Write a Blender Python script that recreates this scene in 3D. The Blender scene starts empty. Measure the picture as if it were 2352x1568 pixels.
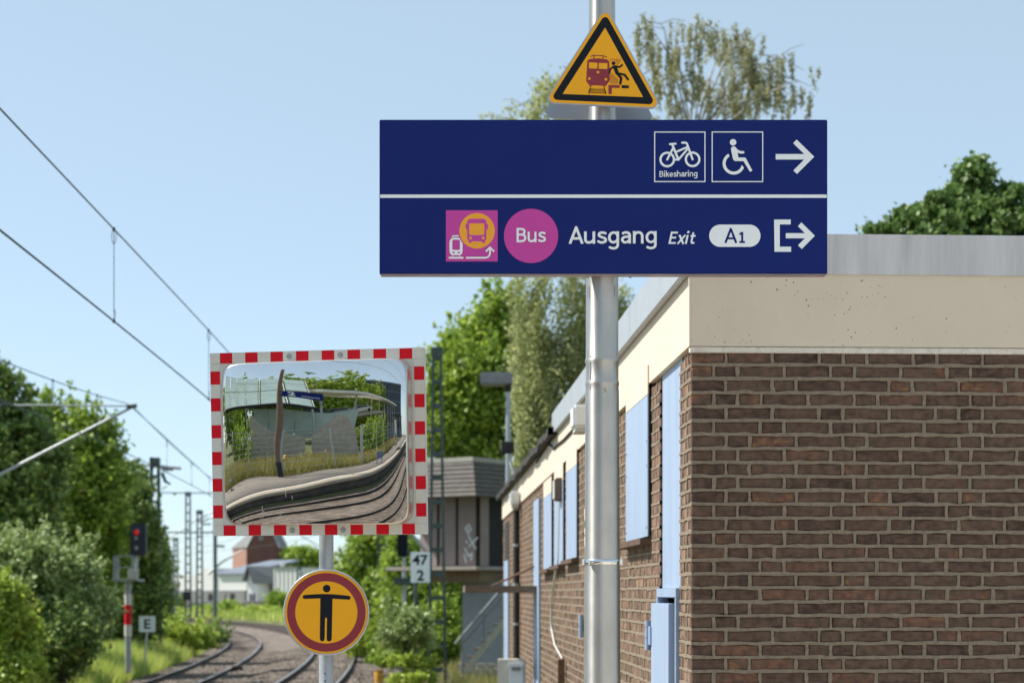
import bpy, bmesh, math, random
import numpy as np
from mathutils import Vector, Matrix
from mathutils.geometry import tessellate_polygon

random.seed(7)
rng = np.random.default_rng(7)
R = math.radians
SC = bpy.context.scene
COL = SC.collection

# ------------------------------------------------------------------ camera, sky, sun, exposure
EYE = 2.2                    # camera height above the ground beside the building
FPX = 4400.0                 # focal length in units of a 2352 px wide picture
HX, HY = 1176.0, 1360.0      # where the level line of sight meets the picture
cam_d = bpy.data.cameras.new('camera')
cam = bpy.data.objects.new('camera', cam_d); COL.objects.link(cam)
cam.location = (0, 0, EYE); cam.rotation_euler = (R(90), 0, 0)
cam_d.sensor_width = 36.0; cam_d.lens = 36.0 * FPX / 2352.0
cam_d.shift_y = (HY - 784.0) / 2352.0
cam_d.clip_start = 0.1; cam_d.clip_end = 6000
cam_d.dof.use_dof = True; cam_d.dof.focus_distance = 9.0; cam_d.dof.aperture_fstop = 3.7
SC.camera = cam

SUN_EL, SUN_AZ = 50.0, 281.0          # degrees; azimuth clockwise from +Y (281 = left, a little behind the signs)
world = bpy.data.worlds.new('World'); SC.world = world; world.use_nodes = True
wn = world.node_tree
sky = wn.nodes.new('ShaderNodeTexSky'); sky.sky_type = 'NISHITA'; sky.sun_disc = False
sky.sun_elevation = R(SUN_EL); sky.sun_rotation = R(SUN_AZ)
sky.air_density = 0.6; sky.dust_density = 0.5; sky.ozone_density = 1.0; sky.altitude = 0
bg = wn.nodes['Background']; bg.inputs['Strength'].default_value = 0.139
veil = wn.nodes.new('ShaderNodeMix'); veil.data_type = 'RGBA'; veil.inputs['Factor'].default_value = 0.5      # thin even summer haze over the whole sky
veil.inputs['B'].default_value = (3.75, 4.75, 5.05, 1.0)
wn.links.new(sky.outputs[0], veil.inputs['A']); wn.links.new(veil.outputs['Result'], bg.inputs['Color'])
sun_d = bpy.data.lights.new('sun', 'SUN'); sun_d.energy = 4.9; sun_d.angle = R(0.53); sun_d.color = (1.0, 0.95, 0.87)
sun = bpy.data.objects.new('sun', sun_d); COL.objects.link(sun); sun.location = (-20, 5, 30)
_s = Vector((math.sin(R(SUN_AZ)) * math.cos(R(SUN_EL)), math.cos(R(SUN_AZ)) * math.cos(R(SUN_EL)), math.sin(R(SUN_EL))))
sun.rotation_euler = _s.to_track_quat('Z', 'Y').to_euler()
vs = SC.view_settings
vs.view_transform = 'Standard'; vs.look = 'None'; vs.exposure = 0.46; vs.gamma = 1.0; vs.use_curve_mapping = False
SC.cycles.use_denoising = True
SC.cycles.max_bounces = 6; SC.cycles.diffuse_bounces = 3; SC.cycles.glossy_bounces = 4; SC.cycles.transmission_bounces = 4
SC.cycles.sample_clamp_indirect = 6.0

# ------------------------------------------------------------------ helpers
def W(px, py, Y):
    """picture point (2352 px wide picture) at depth Y -> world point"""
    return Vector(((px - HX) * Y / FPX, Y, EYE + (HY - py) * Y / FPX))

MATS = {}
def new_mat(name):
    m = bpy.data.materials.new(name); m.use_nodes = True
    MATS[name] = m
    nt = m.node_tree
    return m, nt, nt.nodes['Principled BSDF']

def rgb(c): return (c[0], c[1], c[2], 1.0)

def pmat(name, col, rough=0.6, metal=0.0, var=0.18, scale=6.0, bump=0.0, bscale=60.0, col2=None, spec=0.5, stretch=(1, 1, 1), coat=0.0, bdist=0.01, detail=5.0, rvar=0.0):
    m, nt, b = new_mat(name)
    N = nt.nodes.new; L = nt.links.new
    tc = N('ShaderNodeTexCoord'); mp = N('ShaderNodeMapping'); mp.inputs['Scale'].default_value = stretch
    L(tc.outputs['Object'], mp.inputs['Vector'])
    nz = N('ShaderNodeTexNoise'); nz.inputs['Scale'].default_value = scale; nz.inputs['Detail'].default_value = detail
    nz.inputs['Roughness'].default_value = 0.65
    L(mp.outputs[0], nz.inputs['Vector'])
    rp = N('ShaderNodeValToRGB'); rp.color_ramp.elements[0].position = 0.3; rp.color_ramp.elements[1].position = 0.7
    c2 = col2 if col2 else tuple(min(1, c * (1 + var)) for c in col)
    c1 = tuple(c * (1 - var) for c in col) if not col2 else col
    rp.color_ramp.elements[0].color = rgb(c1); rp.color_ramp.elements[1].color = rgb(c2)
    L(nz.outputs['Fac'], rp.inputs[0]); L(rp.outputs[0], b.inputs['Base Color'])
    b.inputs['Roughness'].default_value = rough; b.inputs['Metallic'].default_value = metal
    b.inputs['Specular IOR Level'].default_value = spec
    if coat: b.inputs['Coat Weight'].default_value = coat; b.inputs['Coat Roughness'].default_value = 0.12
    if rvar:
        mr = N('ShaderNodeMapRange'); mr.inputs['To Min'].default_value = rough - rvar; mr.inputs['To Max'].default_value = rough + rvar
        L(nz.outputs['Fac'], mr.inputs['Value']); L(mr.outputs[0], b.inputs['Roughness'])
    if bump:
        n2 = N('ShaderNodeTexNoise'); n2.inputs['Scale'].default_value = bscale; n2.inputs['Detail'].default_value = 6
        L(mp.outputs[0], n2.inputs['Vector'])
        bp = N('ShaderNodeBump'); bp.inputs['Strength'].default_value = bump; bp.inputs['Distance'].default_value = bdist
        L(n2.outputs['Fac'], bp.inputs['Height']); L(bp.outputs[0], b.inputs['Normal'])
    return m

def leaf_mat(name, cols, trans=0.35, rough=0.5, nscale=0.6):
    m, nt, b = new_mat(name)
    N = nt.nodes.new; L = nt.links.new
    g = N('ShaderNodeNewGeometry'); tc = N('ShaderNodeTexCoord')
    nz = N('ShaderNodeTexNoise'); nz.inputs['Scale'].default_value = nscale; nz.inputs['Detail'].default_value = 3
    L(tc.outputs['Object'], nz.inputs['Vector'])
    mx = N('ShaderNodeMath'); mx.operation = 'MULTIPLY_ADD'; mx.inputs[1].default_value = 0.55; mx.inputs[2].default_value = -0.02
    L(g.outputs['Random Per Island'], mx.inputs[0])
    ad = N('ShaderNodeMath'); ad.operation = 'MULTIPLY_ADD'; ad.inputs[1].default_value = 0.5
    L(nz.outputs['Fac'], ad.inputs[0]); L(mx.outputs[0], ad.inputs[2])
    rp = N('ShaderNodeValToRGB'); els = rp.color_ramp.elements
    while len(els) < len(cols): els.new(0.5)
    for i, c in enumerate(cols):
        els[i].position = 0.1 + 0.75 * i / max(1, len(cols) - 1); els[i].color = rgb(c)
    L(ad.outputs[0], rp.inputs[0]); L(rp.outputs[0], b.inputs['Base Color'])
    b.inputs['Roughness'].default_value = rough; b.inputs['Specular IOR Level'].default_value = 0.4
    tr = N('ShaderNodeBsdfTranslucent'); L(rp.outputs[0], tr.inputs['Color'])
    ms = N('ShaderNodeMixShader'); ms.inputs[0].default_value = trans
    L(b.outputs[0], ms.inputs[1]); L(tr.outputs[0], ms.inputs[2])
    L(ms.outputs[0], nt.nodes['Material Output'].inputs['Surface'])
    return m

WM = {}           # world matrix of each Empty, for parts given in world coordinates
def tag(o, label=None, cat=None, group=None, kind=None):
    if label: o['label'] = label
    if cat: o['category'] = cat
    if group: o['group'] = group
    if kind: o['kind'] = kind
    return o

def thing(name, loc, label, cat, rotz=0.0, group=None, rot=None):
    o = bpy.data.objects.new(name, None); COL.objects.link(o)
    o.empty_display_size = 0.2
    o.location = loc; o.rotation_euler = rot if rot is not None else (0, 0, rotz)
    WM[o.name] = Matrix.Translation(Vector(loc)) @ o.rotation_euler.to_matrix().to_4x4()
    return tag(o, label, cat, group)

class MB:
    """collects simple shapes and links them as one mesh object"""
    def __init__(s): s.v = []; s.f = []; s.m = []; s.sm = []
    def add(s, vs, fs, mi=0, smooth=False):
        n = len(s.v); s.v += [Vector(v) for v in vs]
        for f in fs: s.f.append([i + n for i in f]); s.m.append(mi); s.sm.append(smooth)
        return s
    def box(s, x0, x1, y0, y1, z0, z1, mi=0, bev=0.0):
        if bev <= 0:
            s.add([(x0, y0, z0), (x1, y0, z0), (x1, y1, z0), (x0, y1, z0), (x0, y0, z1), (x1, y0, z1), (x1, y1, z1), (x0, y1, z1)],
                  [(3, 2, 1, 0), (4, 5, 6, 7), (0, 1, 5, 4), (1, 2, 6, 5), (2, 3, 7, 6), (3, 0, 4, 7)], mi)
        else:
            bm = bmesh.new(); bmesh.ops.create_cube(bm, size=1)
            for v in bm.verts:
                v.co = Vector(((x0 + x1) / 2 + v.co.x * (x1 - x0), (y0 + y1) / 2 + v.co.y * (y1 - y0), (z0 + z1) / 2 + v.co.z * (z1 - z0)))
            bmesh.ops.bevel(bm, geom=bm.edges[:], offset=bev, segments=2, affect='EDGES', clamp_overlap=True)
            bm.verts.index_update()
            s.add([v.co.copy() for v in bm.verts], [[v.index for v in f.verts] for f in bm.faces], mi); bm.free()
        return s
    def bar(s, p0, p1, w, h=None, mi=0, up=(0, 0, 1)):
        h = h or w; p0 = Vector(p0); p1 = Vector(p1); d = (p1 - p0).normalized(); u = Vector(up)
        if abs(d.dot(u)) > 0.98: u = Vector((1, 0, 0))
        a = d.cross(u).normalized() * (w / 2); b = a.cross(d).normalized() * (h / 2)
        vs = [p + i * a + j * b for p in (p0, p1) for i, j in ((-1, -1), (1, -1), (1, 1), (-1, 1))]
        return s.add(vs, [(3, 2, 1, 0), (4, 5, 6, 7), (0, 1, 5, 4), (1, 2, 6, 5), (2, 3, 7, 6), (3, 0, 4, 7)], mi)
    def tube(s, pts, r, n=8, mi=0, cap=True, smooth=True):
        pts = [Vector(p) for p in pts]; k = len(pts)
        rs = r if isinstance(r, (list, tuple)) else [r] * k
        vs = []; prev = None
        for i, p in enumerate(pts):
            d = (pts[min(i + 1, k - 1)] - pts[max(i - 1, 0)]).normalized()
            if prev is None:
                ref = Vector((0, 0, 1)) if abs(d.z) < 0.9 else Vector((1, 0, 0))
                a = d.cross(ref).normalized()
            else:
                a = (prev - d * prev.dot(d)).normalized()
            prev = a; b = d.cross(a)
            vs += [p + (a * math.cos(2 * math.pi * j / n) + b * math.sin(2 * math.pi * j / n)) * rs[i] for j in range(n)]
        fs = [(i * n + j, i * n + (j + 1) % n, (i + 1) * n + (j + 1) % n, (i + 1) * n + j) for i in range(k - 1) for j in range(n)]
        s.add(vs, fs, mi, smooth)
        if cap: s.add(vs[:n], [list(range(n))[::-1]], mi); s.add(vs[-n:], [list(range(n))], mi)
        return s
    def lathe(s, prof, c, n=48, mi=0, cap=True):
        c = Vector(c); k = len(prof); vs = []
        for r, z in prof: vs += [c + Vector((r * math.cos(2 * math.pi * j / n), r * math.sin(2 * math.pi * j / n), z)) for j in range(n)]
        fs = [(i * n + j, i * n + (j + 1) % n, (i + 1) * n + (j + 1) % n, (i + 1) * n + j) for i in range(k - 1) for j in range(n)]
        s.add(vs, fs, mi, True)
        if cap: s.add(vs[:n], [list(range(n))[::-1]], mi); s.add(vs[-n:], [list(range(n))], mi)
        return s
    def prism(s, poly, d, mi=0, mi_side=None):
        """poly: list of 3-D points (planar), extruded by vector d"""
        n = len(poly); d = Vector(d); a = [Vector(p) for p in poly]; b = [p + d for p in a]
        s.add(a + b, [[n + i for i in range(n)], list(range(n))[::-1]], mi)
        s.add(a + b, [(i, (i + 1) % n, n + (i + 1) % n, n + i) for i in range(n)], mi if mi_side is None else mi_side)
        return s
    def mesh(s, name, mats, M=None):
        me = bpy.data.meshes.new(name)
        vs = s.v if M is None else [M @ v for v in s.v]
        me.from_pydata([tuple(v) for v in vs], [], s.f)
        for m in (mats if isinstance(mats, (list, tuple)) else [mats]): me.materials.append(m)
        me.polygons.foreach_set('material_index', s.m); me.polygons.foreach_set('use_smooth', s.sm)
        me.update(); return me
    def build(s, name, mats, parent=None, world=True, kind=None):
        M = None
        if parent is not None and world:
            p = parent
            while p.parent is not None: p = p.parent
            M = WM[p.name].inverted() if p.name in WM else None
        o = bpy.data.objects.new(name, s.mesh(name, mats, M)); COL.objects.link(o)
        if parent is not None: o.parent = parent
        if kind: o['kind'] = kind
        return o

def fast_mesh(name, V, F, mats, parent=None, kind=None, world=True, smooth=False):
    """numpy arrays -> one mesh object; F is (n,3) or (n,4)"""
    if parent is not None and world:
        p = parent
        while p.parent is not None: p = p.parent
        if p.name in WM:
            Mi = np.array(WM[p.name].inverted()); V = V @ Mi[:3, :3].T + Mi[:3, 3]
    me = bpy.data.meshes.new(name); n = len(V); k = F.shape[1]
    me.vertices.add(n); me.vertices.foreach_set('co', np.ascontiguousarray(V, dtype=np.float32).ravel())
    me.loops.add(F.size); me.loops.foreach_set('vertex_index', np.ascontiguousarray(F, dtype=np.int32).ravel())
    me.polygons.add(len(F)); me.polygons.foreach_set('loop_start', np.arange(0, F.size, k, dtype=np.int32))
    if smooth: me.polygons.foreach_set('use_smooth', np.ones(len(F), dtype=bool))
    for m in (mats if isinstance(mats, (list, tuple)) else [mats]): me.materials.append(m)
    me.update(calc_edges=True); me.validate()
    o = bpy.data.objects.new(name, me); COL.objects.link(o)
    if parent is not None: o.parent = parent
    if kind: o['kind'] = kind
    return o

# ------------------------------------------------------------------ materials
M_BRICK_COLS = [(0.065, 0.043, 0.033), (0.117, 0.075, 0.059), (0.143, 0.09, 0.066), (0.136, 0.096, 0.072), (0.194, 0.097, 0.069), (0.259, 0.15, 0.072)]
def brick_mat(name, per_object, bloom_lit=0.0):
    m, nt, b = new_mat(name); N = nt.nodes.new; L = nt.links.new
    tc = N('ShaderNodeTexCoord')
    if per_object: rnd = N('ShaderNodeObjectInfo').outputs['Random']
    else: rnd = N('ShaderNodeNewGeometry').outputs['Random Per Island']
    mul = N('ShaderNodeMath'); mul.operation = 'MULTIPLY'; mul.inputs[1].default_value = 91.7; L(rnd, mul.inputs[0])
    cb = N('ShaderNodeCombineXYZ'); L(mul.outputs[0], cb.inputs[0]); L(mul.outputs[0], cb.inputs[2])
    va = N('ShaderNodeVectorMath'); va.operation = 'ADD'; L(tc.outputs['Object'], va.inputs[0]); L(cb.outputs[0], va.inputs[1])
    mp = N('ShaderNodeMapping'); mp.inputs['Scale'].default_value = (1, 1, 2.2); L(va.outputs[0], mp.inputs['Vector'])
    n1 = N('ShaderNodeTexNoise'); n1.inputs['Scale'].default_value = 11; n1.inputs['Detail'].default_value = 8; n1.inputs['Roughness'].default_value = 0.7; n1.inputs['Distortion'].default_value = 0.6
    L(mp.outputs[0], n1.inputs['Vector'])
    # base colour of the brick: its random value, pushed by the blotches
    ma = N('ShaderNodeMath'); ma.operation = 'MULTIPLY_ADD'; ma.inputs[1].default_value = 0.66
    L(rnd, ma.inputs[0])
    mb_ = N('ShaderNodeMath'); mb_.operation = 'MULTIPLY_ADD'; mb_.inputs[1].default_value = 1.6; mb_.inputs[2].default_value = -0.64
    L(n1.outputs['Fac'], mb_.inputs[0]); L(mb_.outputs[0], ma.inputs[2])
    rp = N('ShaderNodeValToRGB'); els = rp.color_ramp.elements
    while len(els) < len(M_BRICK_COLS): els.new(0.5)
    for i, (c, p) in enumerate(zip(M_BRICK_COLS, (0.0, 0.25, 0.45, 0.62, 0.86, 1.0))): els[i].position = p; els[i].color = rgb(c)
    L(ma.outputs[0], rp.inputs[0])
    # soot patches
    n2 = N('ShaderNodeTexNoise'); n2.inputs['Scale'].default_value = 24; n2.inputs['Detail'].default_value = 6; L(va.outputs[0], n2.inputs['Vector'])
    r2 = N('ShaderNodeValToRGB'); r2.color_ramp.elements[0].position = 0.36; r2.color_ramp.elements[1].position = 0.62
    r2.color_ramp.elements[0].color = (0.45, 0.43, 0.42, 1); r2.color_ramp.elements[1].color = (1.08, 1.05, 1.0, 1); L(n2.outputs['Fac'], r2.inputs[0])
    mm = N('ShaderNodeMix'); mm.data_type = 'RGBA'; mm.blend_type = 'MULTIPLY'; mm.inputs['Factor'].default_value = 0.65
    L(rp.outputs[0], mm.inputs['A']); L(r2.outputs[0], mm.inputs['B']); cout = mm.outputs['Result']
    if bloom_lit:      # lime and mortar smears; the paler mix also paints sunlight onto the side wall
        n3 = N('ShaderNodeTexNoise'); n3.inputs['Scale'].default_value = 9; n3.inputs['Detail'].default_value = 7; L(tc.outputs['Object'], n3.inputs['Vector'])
        r3 = N('ShaderNodeMapRange'); r3.inputs['From Min'].default_value = 0.40; r3.inputs['From Max'].default_value = 0.68; r3.inputs['To Max'].default_value = bloom_lit; L(n3.outputs['Fac'], r3.inputs['Value'])
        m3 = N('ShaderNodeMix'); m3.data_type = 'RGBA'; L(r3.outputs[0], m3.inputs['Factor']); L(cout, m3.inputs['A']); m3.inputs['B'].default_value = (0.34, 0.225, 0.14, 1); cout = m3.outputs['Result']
    L(cout, b.inputs['Base Color'])
    b.inputs['Roughness'].default_value = 0.85; b.inputs['Specular IOR Level'].default_value = 0.25
    bp = N('ShaderNodeBump'); bp.inputs['Strength'].default_value = 0.9; bp.inputs['Distance'].default_value = 0.006
    L(n1.outputs['Fac'], bp.inputs['Height']); L(bp.outputs[0], b.inputs['Normal'])
    return m
m_brick = brick_mat('brick_clay', True)
m_brick_i = brick_mat('brick_clay_far', False)
m_brick_side = brick_mat('brick_clay_bloom_sunlit', False, 0.8)  # copy of the brick, lightened for the sunlit wall
m_brick_quoin = brick_mat('brick_clay_quoin_sunlit', True, 0.8)  # same lightened copy for the single bricks of the sunlit wall
m_mortar = pmat('mortar', (0.195, 0.158, 0.118), 0.95, var=0.28, scale=34, bump=0.9, bscale=200, bdist=0.005, col2=(0.32, 0.262, 0.198), spec=0.2)
def fascia_mat():
    m = pmat('cream_paint', (0.70, 0.60, 0.475), 0.7, var=0.05, scale=1.6, bump=0.25, bscale=40, bdist=0.004)
    nt = m.node_tree; N = nt.nodes.new; L = nt.links.new; b = nt.nodes['Principled BSDF']
    old = b.inputs['Base Color'].links[0].from_socket
    tc = N('ShaderNodeTexCoord')
    v = N('ShaderNodeTexVoronoi'); v.inputs['Scale'].default_value = 34; v.feature = 'F1'; L(tc.outputs['Object'], v.inputs['Vector'])
    nz = N('ShaderNodeTexNoise'); nz.inputs['Scale'].default_value = 3.0; nz.inputs['Detail'].default_value = 3; L(tc.outputs['Object'], nz.inputs['Vector'])
    mr = N('ShaderNodeMapRange'); mr.inputs['From Min'].default_value = 0.42; mr.inputs['From Max'].default_value = 0.72
    mr.inputs['To Min'].default_value = 0.0; mr.inputs['To Max'].default_value = 0.26; L(nz.outputs['Fac'], mr.inputs['Value'])
    lt = N('ShaderNodeMath'); lt.operation = 'LESS_THAN'; L(v.outputs['Distance'], lt.inputs[0]); L(mr.outputs[0], lt.inputs[1])
    v2 = N('ShaderNodeTexVoronoi'); v2.inputs['Scale'].default_value = 21; L(tc.outputs['Object'], v2.inputs['Vector'])
    sx_ = N('ShaderNodeSeparateColor'); L(v2.outputs['Color'], sx_.inputs[0])
    t2 = N('ShaderNodeMapRange'); t2.inputs['From Min'].default_value = 0.72; t2.inputs['From Max'].default_value = 1.0; t2.inputs['To Max'].default_value = 0.13; L(sx_.outputs[0], t2.inputs['Value'])
    lt2 = N('ShaderNodeMath'); lt2.operation = 'LESS_THAN'; L(v2.outputs['Distance'], lt2.inputs[0]); L(t2.outputs[0], lt2.inputs[1])
    mx_ = N('ShaderNodeMath'); mx_.operation = 'MAXIMUM'; L(lt.outputs[0], mx_.inputs[0]); L(lt2.outputs[0], mx_.inputs[1])
    mx = N('ShaderNodeMix'); mx.data_type = 'RGBA'; L(mx_.outputs[0], mx.inputs['Factor']); L(old, mx.inputs['A'])
    mx.inputs['B'].default_value = (0.22, 0.19, 0.15, 1); L(mx.outputs['Result'], b.inputs['Base Color'])
    return m
m_cream = fascia_mat()
m_zinc = pmat('zinc_cap', (0.56, 0.55, 0.56), 0.6, metal=0.1, var=0.17, scale=13, stretch=(1, 1, 0.07), rvar=0.1)
m_blue = pmat('pale_blue_paint', (0.315, 0.405, 0.55), 0.5, var=0.09, scale=5, stretch=(1, 1, 0.2), bump=0.25, bscale=5, bdist=0.02)
m_bluedark = pmat('blue_paint_frame', (0.29, 0.375, 0.52), 0.5, var=0.08, scale=4)
m_alu = pmat('aluminium_pole', (0.50, 0.485, 0.46), 0.40, metal=0.88, var=0.16, scale=6, stretch=(1, 1, 0.5), bump=0.10, bscale=260, bdist=0.001, rvar=0.08)
_nt = m_alu.node_tree; _b = _nt.nodes['Principled BSDF']; _tg = _nt.nodes.new('ShaderNodeTangent'); _tg.direction_type = 'RADIAL'; _tg.axis = 'Z'
_nt.links.new(_tg.outputs[0], _b.inputs['Tangent']); _b.inputs['Anisotropic'].default_value = 0.8; _b.inputs['Anisotropic Rotation'].default_value = 0.25
m_steel = pmat('galvanised_steel', (0.40, 0.42, 0.43), 0.5, metal=0.6, var=0.15, scale=14, rvar=0.1)
m_clamp = pmat('bright_steel', (0.75, 0.75, 0.76), 0.16, metal=1.0, var=0.05)
m_signback = pmat('sign_back_grey', (0.42, 0.44, 0.48), 0.45, metal=0.35, var=0.06, scale=3)
m_navy = pmat('sign_navy', (0.0055, 0.0175, 0.150), 0.42, var=0.06, scale=2, spec=0.16)
m_swhite = pmat('sign_white', (0.88, 0.91, 0.94), 0.4, var=0.03, scale=3)
m_magenta = pmat('sign_magenta', (0.60, 0.045, 0.35), 0.4, var=0.03, scale=3)
m_orange = pmat('sign_orange', (0.95, 0.40, 0.015), 0.4, var=0.03, scale=3)
m_yellow = pmat('sign_yellow', (0.95, 0.43, 0.008), 0.42, var=0.03, scale=3, spec=0.3)
m_black = pmat('sign_black', (0.006, 0.008, 0.015), 0.45, spec=0.2, var=0.1, scale=9)
m_maroon = pmat('sign_maroon', (0.27, 0.017, 0.028), 0.38, var=0.05, scale=5)
m_red = pmat('reflective_red', (0.66, 0.002, 0.014), 0.45, var=0.06, scale=8, spec=0.3)
m_rwhite = pmat('reflective_white', (0.66, 0.65, 0.60), 0.5, var=0.05, scale=9)
m_fgrey = pmat('frame_grey', (0.58, 0.58, 0.56), 0.5, var=0.06, scale=6)
m_mirror = pmat('mirror_steel', (0.74, 0.73, 0.70), 0.012, metal=1.0, var=0.05, scale=5)
m_white = pmat('white_plastic', (0.72, 0.73, 0.73), 0.45, var=0.04)
m_offwhite = pmat('cabinet_plastic', (0.56, 0.54, 0.49), 0.5, var=0.06, scale=5)
m_dark = pmat('dark_bitumen', (0.035, 0.033, 0.032), 0.9, var=0.3, scale=9, bump=0.5, bscale=30)
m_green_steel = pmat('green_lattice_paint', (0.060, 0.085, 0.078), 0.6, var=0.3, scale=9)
m_green_steel_far = pmat('far_lattice_paint', (0.10, 0.13, 0.13), 0.6, var=0.3, scale=9)  # paler copy for the more distant masts
m_wire = pmat('copper_wire', (0.055, 0.085, 0.085), 0.5, metal=0.3, var=0.2)
m_rust = pmat('rusty_steel', (0.16, 0.085, 0.05), 0.8, var=0.4, scale=12, bump=0.4)
m_railside = pmat('rail_side', (0.060, 0.042, 0.034), 0.85, var=0.3, scale=5)
m_railtop = pmat('rail_top', (0.34, 0.29, 0.26), 0.35, metal=0.7, var=0.15, scale=2)
m_concrete = pmat('concrete', (0.42, 0.38, 0.33), 0.9, var=0.2, scale=2.5, bump=0.3, bscale=20)
m_sleeper = pmat('sleeper_timber', (0.11, 0.085, 0.065), 0.9, var=0.3, scale=6)
m_ballast = pmat('ballast', (0.06, 0.045, 0.036), 0.95, scale=2.6, col2=(0.27, 0.22, 0.18), bump=1.0, bscale=7, bdist=0.09, detail=12)
m_earth = pmat('grassy_earth', (0.055, 0.075, 0.022), 0.95, scale=0.35, col2=(0.16, 0.17, 0.055), bump=0.8, bscale=3, bdist=0.1, detail=9)
m_asphalt = pmat('platform_asphalt', (0.20, 0.175, 0.155), 0.95, var=0.14, scale=1.4, bump=0.4, bscale=60)
m_paving = pmat('pale_paving', (0.48, 0.42, 0.34), 0.9, var=0.12, scale=2, bump=0.3, bscale=30)  # kept pale and warm to bounce light onto camera-facing surfaces
m_sandy = pmat('sandy_gravel', (0.28, 0.235, 0.185), 0.95, scale=5, col2=(0.46, 0.40, 0.32), bump=0.8, bscale=40, bdist=0.01)  # lightened to bounce fill light onto the signs
m_kerb = pmat('platform_kerb', (0.34, 0.29, 0.23), 0.9, var=0.15, scale=3)
m_line = pmat('white_line_paint', (0.66, 0.61, 0.53), 0.8, var=0.12, scale=4)
m_sooty = pmat('sooty_wall', (0.035, 0.032, 0.030), 0.9, scale=1.2, col2=(0.11, 0.095, 0.08))
m_bark = pmat('brown_bark', (0.055, 0.042, 0.030), 0.9, var=0.35, scale=5)
m_birchbark = pmat('birch_bark', (0.16, 0.145, 0.13), 0.85, scale=4, col2=(0.52, 0.50, 0.46), stretch=(1, 1, 2.5))
m_slate = pmat('slate_shingle', (0.125, 0.112, 0.102), 0.85, var=0.3, scale=5, stretch=(1, 1, 3))
m_towerpink = pmat('pink_cladding', (0.28, 0.225, 0.21), 0.8, var=0.08, scale=2)
m_towerdark = pmat('dark_shade_and_trim', (0.022, 0.021, 0.022), 0.9, var=0.2)  # near-black: painted shade on the signal box core, also dark trim
m_towergrey = pmat('grey_painted_brick', (0.27, 0.29, 0.32), 0.85, var=0.08, scale=3, bump=0.3, bscale=16)
m_towerblue = pmat('blue_grey_panel', (0.12, 0.15, 0.20), 0.7, var=0.06)
m_wood = pmat('weathered_wood', (0.17, 0.12, 0.085), 0.85, var=0.25, scale=10, stretch=(1, 1, 6))
m_farwhite = pmat('white_render', (0.74, 0.73, 0.70), 0.85, var=0.06, scale=0.2)
m_fargrey = pmat('grey_cladding', (0.24, 0.235, 0.235), 0.85, var=0.12, scale=0.3)  # plain grey for far storeys, windows and seams
m_farroof = pmat('blue_grey_roof', (0.17, 0.20, 0.25), 0.7, var=0.1, scale=0.3)
m_fartile = pmat('grey_roof_tile', (0.19, 0.185, 0.18), 0.8, var=0.12, scale=0.5)
m_farbrick = pmat('far_red_brick', (0.17, 0.075, 0.065), 0.9, var=0.15, scale=0.5)
m_farbrick2 = pmat('far_lit_brick_and_door', (0.36, 0.20, 0.15), 0.9, var=0.15, scale=0.5)  # sunlit copy of the mill brick, also a garage door colour
m_farwall = pmat('far_plaster_wall', (0.42, 0.32, 0.24), 0.9, scale=0.35, col2=(0.62, 0.57, 0.52))
m_glassdark = pmat('dark_glass', (0.02, 0.025, 0.03), 0.1, var=0.2)
m_graf = pmat('white_spray_paint', (0.62, 0.62, 0.63), 0.7, var=0.05)
m_markeryellow = pmat('yellow_marker_paint', (0.55, 0.27, 0.02), 0.7, var=0.2, scale=9)
m_benchblue = pmat('bench_blue', (0.075, 0.13, 0.24), 0.5, var=0.1)
m_canopyglass = pmat('canopy_glass', (0.36, 0.46, 0.43), 0.2, var=0.15, scale=0.6, metal=0.0)
m_carpaint = [pmat('car_silver', (0.35, 0.36, 0.38), 0.3, metal=0.5, var=0.03), pmat('car_dark', (0.03, 0.035, 0.045), 0.25, var=0.05), pmat('car_white', (0.65, 0.66, 0.67), 0.3, var=0.03)]

m_leaf_birch = leaf_mat('birch_leaves', [(0.22, 0.225, 0.105), (0.36, 0.36, 0.19), (0.50, 0.49, 0.30)], 0.55)
m_leaf_birch_dense = leaf_mat('dense_birch_leaves', [(0.25, 0.285, 0.105), (0.42, 0.455, 0.19), (0.58, 0.60, 0.33)], 0.6)
m_leaf_green = leaf_mat('fresh_green_leaves', [(0.078, 0.135, 0.03), (0.265, 0.391, 0.055), (0.529, 0.636, 0.09)], 0.4)
m_leaf_dark = leaf_mat('dark_green_leaves', [(0.06, 0.12, 0.04), (0.176, 0.266, 0.067), (0.426, 0.493, 0.13)], 0.3)
m_leaf_maple = leaf_mat('maple_leaves', [(0.056, 0.113, 0.03), (0.127, 0.223, 0.051), (0.254, 0.352, 0.114)], 0.3)
m_leaf_pale = leaf_mat('pale_blossom_leaves', [(0.117, 0.201, 0.052), (0.336, 0.43, 0.14), (0.54, 0.6, 0.309)], 0.3)
m_leaf_lime = leaf_mat('lime_leaves', [(0.155, 0.233, 0.035), (0.351, 0.463, 0.064), (0.593, 0.674, 0.126)], 0.4)
m_grass = leaf_mat('tall_grass', [(0.205, 0.288, 0.054), (0.437, 0.547, 0.109), (0.738, 0.738, 0.217)], 0.35)
m_grass_dry = leaf_mat('meadow_grass', [(0.156, 0.176, 0.05), (0.312, 0.312, 0.098), (0.507, 0.41, 0.176)], 0.3)
m_flower = pmat('yellow_flower', (0.75, 0.36, 0.01), 0.6)

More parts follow.
